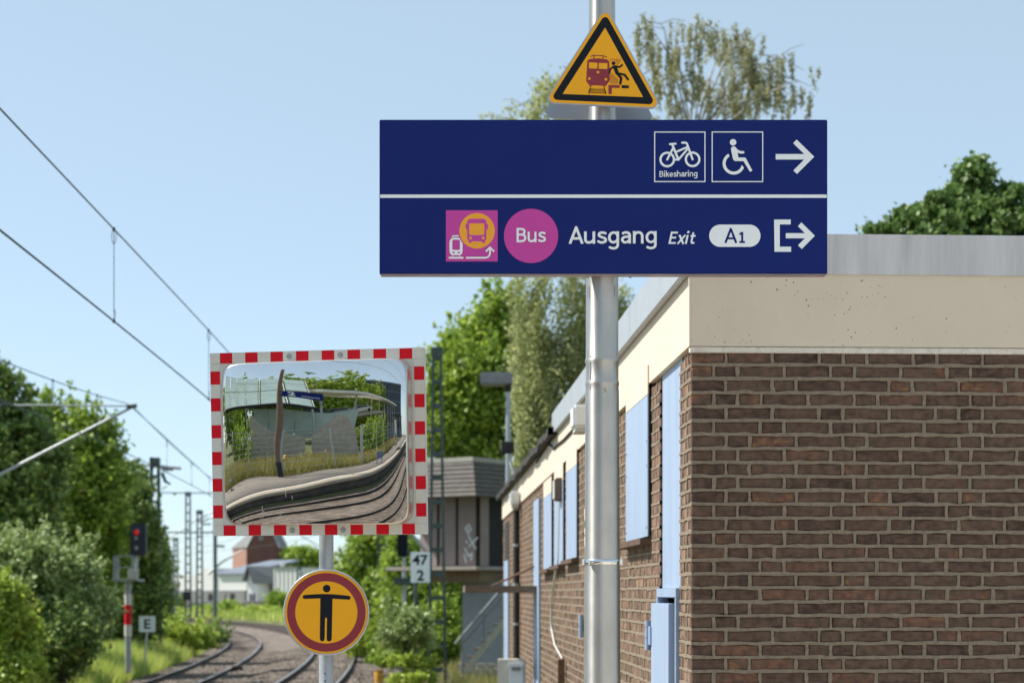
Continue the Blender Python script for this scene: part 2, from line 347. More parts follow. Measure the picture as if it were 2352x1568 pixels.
# ------------------------------------------------------------------ the lie of the tracks
_Y = np.arange(-160, 700, 1.0)
_slope = np.interp(_Y, [-160, -60, -30, 0, 30, 57, 89, 115, 131, 150, 200, 320, 700], [0.16, 0.09, 0.05, 0.0, -0.02, -0.058, -0.117, -0.2, -0.28, -0.37, -0.55, -0.8, -0.8])
_X = np.cumsum(_slope); _X += -5.12 - np.interp(47.6, _Y, _X)
def cR(Y): return float(np.interp(Y, _Y, _X))             # centre of the near (right) track
def sl(Y): return float(np.interp(Y, _Y, _slope))
def off(Y, o):                                            # point offset o (positive = right) from the right track's centre, square to the line
    s = sl(Y); n = math.hypot(1, s)
    return cR(Y) + o / n, Y - o * s / n
ZR, ZL = -0.05, -0.26      # rail tops of the right and the left track

def ground_z(o):
    if -5.9 < o < 2.6: return -0.55
    if o >= 2.6: return -0.55 + 0.55 * min(1, (o - 2.6) / 1.2)
    return -0.55 + 0.5 * min(1, (-5.9 - o) / 1.2)

def build_ground():
    offs = [-900, -400, -200, -110, -70, -45, -30, -22, -17, -14, -12, -10.5, -9.5, -8.8, -8.2, -7.6, -7.0, -6.5, -5.9, -2.2, 2.6, 3.2, 3.8, 5, 7, 9, 12, 16, 22, 30, 45, 80, 150, 300, 900]
    ys = list(np.arange(-150, 300, 3.0)) + [320, 360, 420, 500, 690]
    V = []; nO = len(offs)
    for y in ys:
        for o in offs:
            x, yy = (off(y, o) if abs(o) < 40 and y < 250 else (cR(y) + o, y))
            z = ground_z(o)
            if not -6.5 < o < 3.2: z += 0.05 * math.sin(x * 1.3 + yy * 0.4) * math.cos(yy * 0.9 - x * 0.3)
            V.append((x, yy, z))
    # far rows so that the sheet reaches the horizon
    for y in (1500, 4500):
        for o in offs: V.append((cR(690) + o * (y / 500.0), y, 0.0))
    ny = len(ys) + 2
    F = [(j * nO + i, j * nO + i + 1, (j + 1) * nO + i + 1, (j + 1) * nO + i) for j in range(ny - 1) for i in range(nO - 1)]
    o = fast_mesh('ground', np.array(V), np.array(F), m_earth, smooth=True); tag(o, kind='structure')
build_ground()

def strip(name, prof, y0, y1, step, mat, jitter=0.0, kind='structure'):
    """profile of (offset, z) swept along the line of the tracks"""
    ys = np.arange(y0, y1 + 0.01, step); V = []; k = len(prof)
    for y in ys:
        for o, z in prof:
            x, yy = off(y, o); V.append((x, yy, z + (random.uniform(-jitter, jitter) if jitter else 0)))
    F = [(j * k + i, j * k + i + 1, (j + 1) * k + i + 1, (j + 1) * k + i) for j in range(len(ys) - 1) for i in range(k - 1)]
    o = fast_mesh(name, np.array(V), np.array(F), mat, smooth=False)
    return tag(o, kind=kind) if kind else o
strip('ballast', [(-6.3, -0.53), (-5.9, -0.48), (-5.5, -0.44), (-5.1, -0.43), (-4.4, -0.43), (-4.0, -0.42), (-3.5, -0.42), (-2.9, -0.42), (-2.2, -0.39), (-1.7, -0.26), (-1.2, -0.23), (-0.5, -0.23), (0, -0.23), (0.5, -0.23), (1.2, -0.23), (1.7, -0.26), (2.3, -0.44), (2.8, -0.52)], -120, 240, 0.5, m_ballast, 0.022)

def loose_stones():
    n = 70000; y = 34 + 50 * rng.random(n) ** 1.3; o = rng.uniform(-6.1, 2.7, n)
    z = np.interp(o, [-6.3, -5.9, -5.5, -5.1, -2.9, -2.2, -1.7, -1.2, 1.2, 1.7, 2.3, 2.8], [-0.53, -0.48, -0.43, -0.42, -0.41, -0.38, -0.25, -0.22, -0.22, -0.25, -0.46, -0.53])
    C = np.stack([np.interp(y, _Y, _X) + o, y, z + 0.01], 1); r = rng.uniform(0.02, 0.045, n)
    T = np.array([(1, 1, 1), (1, -1, -1), (-1, 1, -1), (-1, -1, 1)]) * 0.8
    V = (C[:, None, :] + (T[None] + rng.normal(size=(n, 4, 3)) * 0.35) * r[:, None, None]).reshape(-1, 3)
    F = (np.arange(n)[:, None, None] * 4 + np.array([(0, 1, 2), (0, 3, 1), (0, 2, 3), (1, 3, 2)])[None]).reshape(-1, 3)
    tag(fast_mesh('ballast_stones', V, F, m_stone), 'loose brown ballast stones between the rails', 'stones', kind='stuff')
m_stone = leaf_mat('stone_mix', [(0.06, 0.048, 0.040), (0.17, 0.14, 0.115), (0.30, 0.26, 0.225)], 0.0, 0.9)
loose_stones()
def make_track(center_off, ztop, label):
    t = thing('railway_track', (*off(0, center_off), ztop - 0.2), label, 'railway track', group='curving railway tracks')
    prof = [(-0.036, 0, 0), (0.036, 0, 1), (0.036, -0.035, 1), (0.009, -0.05, 1), (0.009, -0.135, 1), (0.07, -0.155, 1), (0.07, -0.17, 1), (-0.07, -0.17, 1), (-0.07, -0.155, 1), (-0.009, -0.135, 1), (-0.009, -0.05, 1), (-0.036, -0.035, 1)]
    ys = np.concatenate([np.arange(-110, 60, 2.0), np.arange(60, 240, 1.5)])
    for g in (-0.7535, 0.7535):
        mb = MB(); V = []
        for y in ys:
            for (o, z, _) in prof:
                x, yy = off(y, center_off + g + o); V.append((x, yy, ztop + z))
        k = len(prof)
        for j in range(len(ys) - 1):
            for i in range(k): mb.f.append([j * k + i, j * k + (i + 1) % k, (j + 1) * k + (i + 1) % k, (j + 1) * k + i]); mb.m.append(0 if i == 0 else 1); mb.sm.append(False)
        mb.v = [Vector(v) for v in V]
        mb.build('rail', [m_railtop, m_railside], t)
    mb = MB()
    for y in np.arange(-80, 180, 0.62):
        xa, ya = off(y, center_off - 1.25); xb, yb = off(y, center_off + 1.25)
        mb.bar((xa, ya, ztop - 0.21), (xb, yb, ztop - 0.21), 0.24, 0.1)
    mb.build('sleepers', m_sleeper, t, kind='stuff')
make_track(0.0, ZR, 'railway track passing behind the round yellow sign, nearer of the two')
make_track(-4.0, ZL, 'left railway track curving away between the E board and the sign post')

# platform the camera stands on (ends before the picture's ground comes into view)
strip('gravel_margin', [(2.3, -0.40), (2.6, 0.012), (3.6, 0.02), (4.69, 0.02)], -90, 14, 1.0, m_sandy, 0.01)
def prism_strip(name, o0, o1, z0, z1, y0, y1, mat, step=2.0, kind='structure', parent=None):
    ys = np.arange(y0, y1 + 0.01, step); V = []
    for y in ys:
        for o, z in ((o0, z0), (o0, z1), (o1, z1), (o1, z0)):
            x, yy = off(y, o); V.append((x, yy, z))
    n = len(ys)
    F = [(j * 4 + i, j * 4 + (i + 1) % 4, (j + 1) * 4 + (i + 1) % 4, (j + 1) * 4 + i) for j in range(n - 1) for i in range(4)]
    F += [(0, 1, 2, 3), ((n - 1) * 4 + 3, (n - 1) * 4 + 2, (n - 1) * 4 + 1, (n - 1) * 4)]
    o = fast_mesh(name, np.array(V), np.array(F), mat)
    return tag(o, kind=kind) if kind else o
prism_strip('platform', 4.7, 14.5, -0.5, 0.60, -90, 10.0, m_paving)

prism_strip('bounce_paving', 14.51, 70.0, -0.5, 0.12, -90, 6.0, m_paving)  # unseen pale paving added behind the camera to bounce fill light

# ------------------------------------------------------------------ brick building (local x along the shaded face, local y along the sunlit wall)
BX, BY, BA = 0.993, 10.6, math.atan(203.0 / FPX)
BLEN, BWID = 25.2, 6.0
bld = thing('brick_building', (BX, BY, 0), 'low dark brick building with cream fascia and pale blue shutters', 'building', BA)
def tx(px, lx=0.0):
    """distance along the sunlit wall for a picture column (wall plane shifted by lx)"""
    k = (px - HX) / FPX; ca, sa = math.cos(BA), math.sin(BA)
    # X = BX + lx*ca - t*sa ; Y = BY + lx*sa + t*ca
    return (BX + lx * ca - k * (BY + lx * sa)) / (sa + k * ca)
def hz(py, t): return EYE + (HY - py) * (BY + t * math.cos(BA)) / FPX
Z_BRICK, Z_FASC, Z_CAP = 3.55, 3.963, 4.185
COURSE = 0.0771
DOOR = (tx(1515), tx(1560))
DOOR = (min(DOOR), max(DOOR))

core = MB()
core.box(0.10, BWID, 0.10, BLEN - 0.1, 0.0, 3.9)
core.box(0.03, BWID, 0.03, 0.10, 0, 3.56)                        # backing of the shaded face
core.box(0.03, 0.10, 0.10, DOOR[0], 0, 3.56); core.box(0.03, 0.10, DOOR[1], BLEN, 0, 3.56)
wall = core.build('wall', m_mortar, bld, world=False)

def brick_mesh(name, L, H, D=0.05, seed=0, mat=None, jit=0.0022):
    r = random.Random(seed); j = lambda a=jit: r.uniform(-a, a)
    mb = MB(); c = 0.006
    xs = [0, c, L * 0.5, L - c, L]
    # outer ring at y=c, inner face at y=0
    out = [(0, 0), (L * 0.5, 0), (L, 0), (L, H), (L * 0.5, H), (0, H)]
    inn = [(c, c), (L * 0.5, c * 0.8), (L - c, c), (L - c, H - c), (L * 0.5, H - c * 0.8), (c, H - c)]
    V = [(x + j(), 0.005, z + j()) for x, z in out] + [(x + j(), j(0.0016), z + j()) for x, z in inn] + [(x, D, z) for x, z in out]
    F = [(i, (i + 1) % 6, 6 + (i + 1) % 6, 6 + i) for i in range(6)] + [(12 + i, 12 + (i + 1) % 6, (i + 1) % 6, i) for i in range(6)] + [(6, 7, 10, 11), (7, 8, 9, 10)]
    mb.add(V, F)
    return mb, mb.mesh(name, mat if mat else m_brick)

SIZES = {'S': 0.240, 'H': 0.114, 'Q': 0.182}
BH = COURSE - 0.017
LIB = {}
for k_, L_ in SIZES.items():
    LIB[k_] = [brick_mesh('brick', L_, BH, seed=100 * ord(k_) + i)[1] for i in range(8)]
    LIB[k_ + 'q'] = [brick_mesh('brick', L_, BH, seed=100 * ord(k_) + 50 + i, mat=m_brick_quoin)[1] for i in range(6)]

def row_layout(r, x1, seed):
    rr = random.Random(seed * 977 + r); x = 0.0; out = []
    seq = ['Q'] if r % 2 == 0 else ['H']
    run = rr.choice([0, 1, 2])
    while x < x1:
        k = seq.pop(0) if seq else None
        if k is None:
            k = 'H' if run == 2 else 'S'; run = (run + 1) % 3
            if rr.random() < 0.06: k = 'H'
        out.append((x, k)); x += SIZES[k] + 0.0195 + rr.uniform(-0.0015, 0.0015)
    return out

N_ROWS = int(Z_BRICK / COURSE)
z_top = Z_BRICK - 0.012
stuff_r, stuff_l = MB(), MB()
mort = MB()
def mortar_strip(mb, P, length, half, horizontal, seg=0.06):
    """a slightly proud, ragged joint; P(a, b, d) maps along/across/depth to local space"""
    n = max(1, int(length / seg)); V = []
    for i in range(n + 1):
        a = length * i / n; lo = -half + random.gauss(0, 0.0022); hi = half + random.gauss(0, 0.0024); d = random.uniform(-0.0012, 0.0012)
        V += [P(a, lo - 0.001, 0.012), P(a, lo + 0.002, -0.0020 + d), P(a, hi - 0.002, -0.0020 + d), P(a, hi + 0.001, 0.012)]
    F = [(i * 4 + j, (i + 1) * 4 + j, (i + 1) * 4 + j + 1, i * 4 + j + 1) for i in range(n) for j in range(3)]
    mb.add(V, F)

n_single = 0
used_cells = []
# shaded face: bricks in view are single objects, the rest one mesh
for r in range(N_ROWS):
    zc = z_top - (r + 1) * COURSE
    lay = row_layout(r, BWID - 0.3, 5)
    for i, (x, k) in enumerate(lay):
        L = SIZES[k]
        if zc + BH > 1.66 and x < 1.93:
            o = bpy.data.objects.new('brick', random.choice(LIB[k])); COL.objects.link(o); o.parent = wall
            o.location = (x + 0.0005, 0.0045 + random.uniform(-0.0025, 0.0025), zc + 0.008); n_single += 1
            o.rotation_euler = (0, random.uniform(-0.006, 0.006), 0)
        else:
            mbk, me_ = MB(), None
            stuff_r.box(x, x + L, 0.003, 0.05, zc + 0.008, zc + 0.008 + BH)
        if x + L < 4.2 and zc > 0.6:
            mortar_strip(mort, lambda a, b, d, x=x, L=L, zc=zc: (x + L + 0.0098 + b, 0.0035 + d - 0.0015, zc + 0.005 + a), COURSE - 0.008, 0.0108, False, 0.03)
    if zc > 0.6: mortar_strip(mort, lambda a, b, d, zc=zc: (a, 0.0035 + d - 0.002, zc + b), 4.2, 0.0108, True)
# sunlit wall
OPEN = [DOOR]
for r in range(N_ROWS):
    zc = z_top - (r + 1) * COURSE
    lay = row_layout(r + 1, BLEN - 0.25, 9)
    for i, (y, k) in enumerate(lay):
        L = SIZES[k]
        if i == 0: L = {'Q': 0.117, 'H': 0.185}[k] if k != 'S' else L
        if i == 0: y += 0.0135      # the shaded face's bricks run through at the corner
        y1 = y + SIZES[k]
        if y1 > DOOR[0] and y < DOOR[1]:
            if y < DOOR[0] - 0.03: y1 = DOOR[0]
            elif y1 > DOOR[1] + 0.03: y = DOOR[1]
            else: continue
        single = n_single < 298 and y < DOOR[0] and zc + BH > 1.66 and abs((y1 - y) - SIZES[k]) < 1e-6
        if single:
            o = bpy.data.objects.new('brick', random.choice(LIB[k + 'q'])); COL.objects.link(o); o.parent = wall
            o.location = (0.0050 + random.uniform(-0.002, 0.002), y1, zc + 0.008); o.rotation_euler = (0, 0, R(-90)); n_single += 1
        elif y < 5:
            mb2 = brick_mesh('tmp', y1 - y, BH, seed=r * 331 + i)[0]
            dx = random.uniform(0.001, 0.006)
            stuff_l.add([(dx + v.y, y1 - v.x, zc + 0.008 + v.z) for v in mb2.v], mb2.f)
        else:
            dx = random.uniform(0.001, 0.007)
            stuff_l.box(dx, 0.05, y, y1, zc + 0.008, zc + 0.008 + BH)
        if zc > 0.3 and not (DOOR[0] - 0.02 < y1 < DOOR[1]) and y < 16:
            mortar_strip(mort, lambda a, b, d, y1=y1, zc=zc: (0.0035 + d - 0.0015, y1 + 0.0098 - b, zc + 0.005 + a), COURSE - 0.008, 0.0108, False, 0.04)
    if zc > 0.3:
        for a0, a1 in ((0.0, DOOR[0]), (DOOR[1], BLEN - 0.1)):
            mortar_strip(mort, lambda a, b, d, zc=zc, a1=a1: (0.0035 + d - 0.002, a1 - a, zc + b), a1 - a0, 0.0108, True, 0.09 if a1 > 5 else 0.05)
for m_ in list(bpy.data.meshes):
    if m_.users == 0: bpy.data.meshes.remove(m_)
stuff_r.build('outer_bricks', m_brick_i, wall, world=False, kind='stuff')
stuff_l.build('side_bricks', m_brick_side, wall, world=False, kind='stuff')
mort.build('mortar_joints', m_mortar, wall, world=False, kind='stuff')

# cream fascia, zinc cap, roof
fb = MB(); fb.box(0.0, BWID, -0.010, 0.3, Z_BRICK + 0.012, Z_FASC + 0.02); fb.build('fascia', m_cream, bld, world=False)
fb = MB(); fb.box(-0.014, -0.0004, -0.010, 0.3005, Z_BRICK + 0.012, Z_FASC); fb.box(-0.014, 0.095, 0.3005, BLEN, Z_BRICK + 0.012, Z_FASC); fb.build('fascia', m_cream, bld, world=False)
lip = MB(); lip.box(-0.008, BWID, -0.006, 0.05, Z_BRICK - 0.024, Z_BRICK + 0.0095, bev=0.004); lip.build('plaster_lip', pmat('whitewashed_mortar', (0.74, 0.69, 0.61), 0.9, var=0.16, scale=20, bump=0.8, bscale=60), bld, world=False)
t_capend = tx(1280)
cap = MB(); cap.box(-0.035, BWID + 0.1, -0.022, 0.02, Z_FASC - 0.004, Z_CAP, bev=0.004); cap.box(-0.02, BWID, 0.02, 0.30, Z_CAP - 0.03, Z_CAP - 0.004)
cap.build('roof_cap', m_zinc, bld, world=False)
m_zinc_side = pmat('zinc_cap_side', (0.38, 0.41, 0.44), 0.5, metal=0.15, var=0.05, scale=4)
y_ = 0.024
capn = 0
while y_ < t_capend - 0.05:
    ye = min(y_ + 2.6, t_capend)
    cap = MB(); cap.box(-0.06, -0.018, y_, ye - 0.004, Z_FASC - 0.012, Z_CAP - 0.003, bev=0.003); cap.box(-0.018, 0.3, y_, ye - 0.004, Z_CAP - 0.03, Z_CAP - 0.006)
    cap.build('roof_cap', m_zinc_side, bld, world=False); y_ = ye
roof = MB(); roof.box(0.05, BWID, 0.31, BLEN, Z_FASC - 0.03, Z_FASC + 0.035)
V = []; n = 60
for i in range(n + 1):
    yy = t_capend - 0.3 + (BLEN + 0.1 - t_capend + 0.3) * i / n
    w = 0.03 + 0.035 * abs(math.sin(yy * 1.7)) + random.uniform(0, 0.02)
    V += [(0.1, yy, Z_FASC + 0.06), (-0.05 - w, yy, Z_FASC + 0.05 + random.uniform(-0.01, 0.01)), (-0.055 - w, yy, Z_FASC - 0.03 + random.uniform(-0.025, 0.01)), (0.0, yy, Z_FASC - 0.03)]
roof.add(V, [(i * 4 + j, i * 4 + j + 1, (i + 1) * 4 + j + 1, (i + 1) * 4 + j) for i in range(n) for j in range(3)])
roof.build('roof_felt', m_dark, bld, world=False)

# the door in its opening next to the corner
d0, d1 = DOOR
zt = hz(1350, d0)
mb = MB(); mb.box(0.018, 0.09, d0 + 0.001, d1 - 0.001, zt, Z_BRICK + 0.011, bev=0.002); mb.build('door_overpanel', m_blue, bld, world=False)
mb = MB(); mb.box(-0.02, 0.05, d0 + 0.002, d1 - 0.002, zt - 0.055, zt, bev=0.003); mb.box(-0.02, 0.05, d0 + 0.002, d0 + 0.05, 0.02, zt - 0.055, bev=0.003); mb.box(-0.02, 0.05, d1 - 0.05, d1 - 0.002, 0.02, zt - 0.055, bev=0.003)
mb.build('door_frame', m_bluedark, bld, world=False)
mb = MB(); mb.box(-0.05, 0.0, d0 + 0.10, d1 + 0.03, 0.03, zt - 0.09, bev=0.004); door = mb.build('door', m_blue, bld, world=False)
mb = MB(); hp = (-0.062, d1 + 0.10)
for za, zb in ((hz(1493, d1), hz(1466, d1)), (hz(1464, d1), hz(1441, d1)), (hz(1439, d1), hz(1425, d1))):
    mb.lathe([(0.02, za), (0.02, zb)], (hp[0], hp[1], 0), 14)
mb.box(-0.062, -0.04, d1 + 0.0, d1 + 0.10, hz(1480, d1), hz(1438, d1)); mb.build('hinge', m_bluedark, door, world=False)
mb = MB()
for za, zb in ((hz(1462, 6.5), hz(1436, 6.5)), (hz(1434, 6.5), hz(1410, 6.5))): mb.lathe([(0.022, za), (0.022, zb)], (-0.09, tx(1334.5, -0.09), 0), 14)
mb.box(-0.09, 0.003, tx(1334.5, -0.09) + 0.005, tx(1334.5, -0.09) + 0.03, hz(1450, 6.5), hz(1420, 6.5))
mb.build('hinge', m_bluedark, bld, world=False)

# pale blue shutters screwed over the windows, each on its brick sill
def shutter(xa, xb, ytop, ybot, ycream, group_i):
    t0, t1 = sorted((tx(xa, -0.025), tx(xb, -0.025)))
    z1, zc, z0 = hz(ytop, t0), hz(ycream, t0), hz(ybot, t0)
    mb = MB(); mb.box(-0.024, -0.0145, t0, t1, z0, zc - 0.0015, bev=0.0015); s = mb.build('shutter', m_blue, bld, world=False)
    mb = MB(); mb.box(-0.024, -0.0145, t0, t1, zc + 0.0015, z1, bev=0.0015); mb.build('cream_panel', m_cream, s, world=False)
    mb = MB(); mb.box(-0.0140, 0.0, t0 + 0.01, t1 - 0.02, z0 + 0.02, Z_BRICK - 0.02); mb.build('backing', m_towerdark, s, world=False)
    for ty in (t0 + 0.05, t1 - 0.06):
        for zz in (z0 + 0.06, (z0 + zc) / 2, zc - 0.3):
            if group_i == 0: MB().box(-0.028, -0.0242, ty - 0.008, ty + 0.008, zz - 0.008, zz + 0.008, bev=0.002).build('screw', m_bluedark, s, world=False)
    # sill
    mb2 = MB(); mb2.box(-0.075, 0.02, t0 - 0.02, t1 + 0.12, z0 - 0.055, z0 - 0.012, bev=0.004); mb2.build('sill', m_brick_i, bld, world=False)
shutter(1437, 1487, 837, 1231, 905, 0)
shutter(1300, 1323.5, 1030, 1279, 1066, 1)
shutter(1272.5, 1292.5, 1062, 1293, 1102, 2)
shutter(1248, 1266, 1092, 1303, 1130, 3)
# narrow blue doors farther along
def far_door(xa, xb, ytop):
    t0, t1 = sorted((tx(xa, -0.02), tx(xb, -0.02)))
    mb = MB(); mb.box(-0.025, 0.002, t0, t1, 0.05, hz(ytop, t0), bev=0.002); return mb.build('door', m_blue, bld, world=False)
far_door(1226, 1238, 1142)
far_door(1158, 1167, 1285)
mb = MB(); t0, t1 = sorted((tx(1158, -.02), tx(1166.5, -.02))); mb.box(-0.012, 0.002, t0, t1, hz(1284, t0), Z_BRICK - 0.1); mb.build('door_recess', m_towerdark, bld, world=False)
# black downpipe
tp = tx(1196); mb = MB(); mb.lathe([(0.05, 0.0), (0.05, 3.45)], (-0.065, tp, 0), 14); mb.build('downpipe', m_dark, bld, world=False)
for zz in np.arange(0.5, 3.5, 0.6): MB().lathe([(0.058, zz), (0.058, zz + 0.04)], (-0.065, tp, 0), 14).build('pipe_collar', m_steel, bld, world=False)
MB().lathe([(0.05, 3.45), (0.06, 3.47), (0.06, 3.66)], (-0.065, tp, 0), 14).build('pipe_hopper', m_steel, bld, world=False)
# timber canopy board over the narrow door, hung from a rod
tcan = tx(1232)
mb = MB(); zc = hz(1352.5, tcan)
mb.box(-0.95, -0.004, tcan - 0.55, tcan + 0.75, zc - 0.045, zc + 0.045, bev=0.006); can = mb.build('door_canopy', m_wood, bld, world=False)
mb = MB(); mb.tube([(-0.60, tcan + 0.1, zc + 0.03), (-0.004, tcan + 0.1, hz(1298, tcan))], 0.014, 8); mb.build('hanger_rod', m_rust, can, world=False)

def LB(x, y, z): return WM[bld.name] @ Vector((x, y, z))
# lamps and boxes on the wall
def wall_lamp(px, py0, py1, w, label, lx=-0.02):
    t = tx(px, -0.1); z0, z1 = sorted((hz(py0, t), hz(py1, t)))
    th = thing('wall_lamp', LB(lx, t, z0), label, 'lamp', BA, group='white bulkhead lamps on the fascia')
    mb = MB(); mb.box(-0.15, -0.002, -w / 2, w / 2, 0.035, z1 - z0, bev=0.025); mb.build('housing', m_white, th, world=False)
    mb = MB(); mb.box(-0.13, -0.02, -w / 2 + 0.03, w / 2 - 0.03, 0.0, 0.036, bev=0.008); mb.build('diffuser', m_offwhite, th, world=False)
    return th
wall_lamp(1331, 995, 932, 0.36, 'white plastic lamp box under the zinc cap beside the metal pole')
wall_lamp(1182, 1166, 1128, 0.34, 'small white lamp box on the fascia at the far end of the brick building')
# floodlight on an arm at the far roof edge
th = thing('floodlight', LB(-0.02, tx(1190), 3.9), 'small dark floodlight on a thin arm above the far fascia', 'lamp', BA)
mb = MB(); mb.tube([(0, 0, 0), (-0.1, 0.02, 0.35), (-0.06, 0.02, 0.62)], 0.022, 8); mb.build('arm', m_offwhite, th, world=False)
mb = MB(); mb.box(-0.24, -0.05, -0.08, 0.1, 0.48, 0.66, bev=0.02); mb.build('lamp_head', m_dark, th, world=False)
# cables
def cable(pts, r, label, mat, name='cable'):
    th = MB(); P = [LB(-0.025, tx(px), hz(py, tx(px))) for px, py in pts]
    Q = []
    for i in range(len(P) - 1):
        for s in range(4): Q.append(P[i].lerp(P[i + 1], s / 4))
    Q.append(P[-1])
    o = th.tube(Q, r, 6).build(name, mat); tag(o, label, 'cable'); return o
cable([(1291, 1138), (1290, 1200), (1288, 1285), (1278, 1330), (1271, 1390), (1271, 1440), (1279, 1480), (1297, 1512)], 0.012, 'thin grey cable hanging down the sunlit brick wall', m_offwhite)
cable([(1330, 978), (1300, 1010), (1284, 1022), (1277, 1030), (1270, 1022), (1262, 1020), (1250, 1040), (1236, 1062)], 0.014, 'loose dark cable sagging along the roof edge', m_dark)
th = thing('junction_box', LB(-0.002, tx(1294), hz(1150, tx(1294))), 'small brown junction box between two blue shutters', 'box', BA)
mb = MB(); mb.box(-0.09, 0, -0.14, 0.14, 0, 0.24, bev=0.012); mb.build('housing', m_wood, th, world=False)
mb = MB(); mb.box(-0.104, -0.0905, -0.12, 0.12, 0.02, 0.22, bev=0.004); mb.build('cover', m_offwhite, th, world=False)
o = MB().bar(LB(-0.05, tx(1300), hz(1513, tx(1300))), LB(-0.05, tx(1300), 0.0), 0.1, 0.07).build('conduit', m_rust); tag(o, 'rusty cable duct rising from the ground on the brick wall', 'conduit')

# meter cabinet standing in front of the wall
CY = 25.0
a, b_ = W(1143, 1513, CY), W(1207, 1513, CY)
th = thing('meter_cabinet', ((a.x + b_.x) / 2, CY + 0.15, 0.0), 'grey plastic meter cabinet standing at the foot of the brick wall', 'cabinet')
mb = MB(); mb.box(a.x, b_.x, CY, CY + 0.3, 0.0, a.z, bev=0.012); mb.build('body', m_offwhite, th)
c0, c1 = W(1168, 1523, CY), W(1202, 1570, CY)
mb = MB(); mb.box(c0.x, c1.x, CY - 0.05, CY - 0.001, c1.z, c0.z, bev=0.01); mb.box(c0.x - 0.004, c1.x + 0.004, CY - 0.075, CY - 0.052, c0.z - 0.05, c0.z + 0.012, bev=0.006); hood = mb.build('socket_box', m_white, th)
mb = MB(); s0, s1 = W(1176, 1530, CY), W(1196, 1538, CY); mb.box(s0.x, s1.x, CY - 0.082, CY - 0.0755, s1.z, s0.z); mb.build('slot', m_fargrey, hood)
mb = MB(); mb.tube([W(1177, 1571, CY - 0.02), W(1178, 1585, CY - 0.06), W(1186, 1592, CY - 0.06), W(1200, 1600, CY - 0.01)], 0.008, 6); mb.build('lead', m_dark, hood)

# ------------------------------------------------------------------ flat lettering and pictograms
LAYER = [0]
def poly_fill(mb, loops, P, mi=0):
    """fill 2-D loops (first = outline, others = holes) ; P maps 2-D -> 3-D"""
    L3 = [[Vector((x, y, 0)) for x, y in lp] for lp in loops]
    flat = [v for lp in L3 for v in lp]
    tris = tessellate_polygon(L3)
    mb.add([P(v.x, v.y) for v in flat], [tuple(t) for t in tris], mi)
def circ(cx, cy, r, n=48, a0=0, a1=360): return [(cx + r * math.cos(R(a0 + (a1 - a0) * i / n)), cy + r * math.sin(R(a0 + (a1 - a0) * i / n))) for i in range(n if a1 - a0 == 360 else n + 1)]
def rrect(x0, y0, x1, y1, r, n=6):
    out = []
    for cx, cy, a in ((x1 - r, y1 - r, 0), (x0 + r, y1 - r, 90), (x0 + r, y0 + r, 180), (x1 - r, y0 + r, 270)):
        out += [(cx + r * math.cos(R(a + 90 * i / n)), cy + r * math.sin(R(a + 90 * i / n))) for i in range(n + 1)]
    return out
def stroke_loops(pts, w, caps=True):
    """each segment and each joint of a thick line as its own loop"""
    out = []; h = w / 2
    for (x0, y0), (x1, y1) in zip(pts, pts[1:]):
        d = math.hypot(x1 - x0, y1 - y0); nx, ny = -(y1 - y0) / d * h, (x1 - x0) / d * h
        out.append([(x0 + nx, y0 + ny), (x1 + nx, y1 + ny), (x1 - nx, y1 - ny), (x0 - nx, y0 - ny)])
    js = pts if caps else pts[1:-1]
    for p in js: out.append(circ(p[0], p[1], h, 20))
    return out
def round_poly(pts, r, n=8):
    out = []; k = len(pts)
    for i in range(k):
        p = Vector(pts[i]); a = (Vector(pts[i - 1]) - p).normalized(); b = (Vector(pts[(i + 1) % k]) - p).normalized()
        ang = a.angle(b); t = r / math.tan(ang / 2); c = p + (a + b).normalized() * (r / math.sin(ang / 2))
        s0, s1 = p + a * t - c, p + b * t - c
        a0 = math.atan2(s0.y, s0.x); a1 = math.atan2(s1.y, s1.x)
        da = (a1 - a0 + math.pi) % (2 * math.pi) - math.pi
        out += [(c.x + r * math.cos(a0 + da * q / n), c.y + r * math.sin(a0 + da * q / n)) for q in range(n + 1)]
    return out
def text_tris(txt, shear=0.0, weight=0.0):
    cu = bpy.data.curves.new('lettering', 'FONT'); cu.body = txt; cu.size = 1.0; cu.resolution_u = 5; cu.shear = shear; cu.offset = weight
    ob = bpy.data.objects.new('lettering', cu); me = bpy.data.meshes.new_from_object(ob)
    V = [(v.co.x, v.co.y) for v in me.vertices]; F = [list(p.vertices) for p in me.polygons]
    bpy.data.objects.remove(ob); bpy.data.curves.remove(cu); bpy.data.meshes.remove(me)
    return V, F
def put_text(mb, txt, bbox, P, mi=0, shear=0.0, weight=0.0):
    """fit lettering into a picture box x0,y0(top),x1,y1(bottom)"""
    V, F = text_tris(txt, shear, weight); xs = [v[0] for v in V]; ys = [v[1] for v in V]
    x0, y0, x1, y1 = bbox; sx = (x1 - x0) / (max(xs) - min(xs)); sy = (y1 - y0) / (max(ys) - min(ys))
    mb.add([P(x0 + (x - min(xs)) * sx, y1 - (y - min(ys)) * sy) for x, y in V], F, mi)
SW = 1.98
def _cr(p, n=4):
    if len(p) < 3: return p
    q = [p[0]] + list(p) + [p[-1]]; out = []
    for i in range(1, len(q) - 2):
        for k in range(n):
            t = k / n; a, b, c, d = q[i - 1], q[i], q[i + 1], q[i + 2]
            out.append(tuple(0.5 * (2 * b[j] + (c[j] - a[j]) * t + (2 * a[j] - 5 * b[j] + 4 * c[j] - d[j]) * t * t + (3 * b[j] - a[j] - 3 * c[j] + d[j]) * t ** 3) for j in (0, 1)))
    return out + [p[-1]]
_arch = [(1.2, 6.2), (1.9, 7.9), (3.2, 8.8), (4.7, 8.95), (6.3, 8.3), (7.1, 6.6), (7.2, 4.5)]
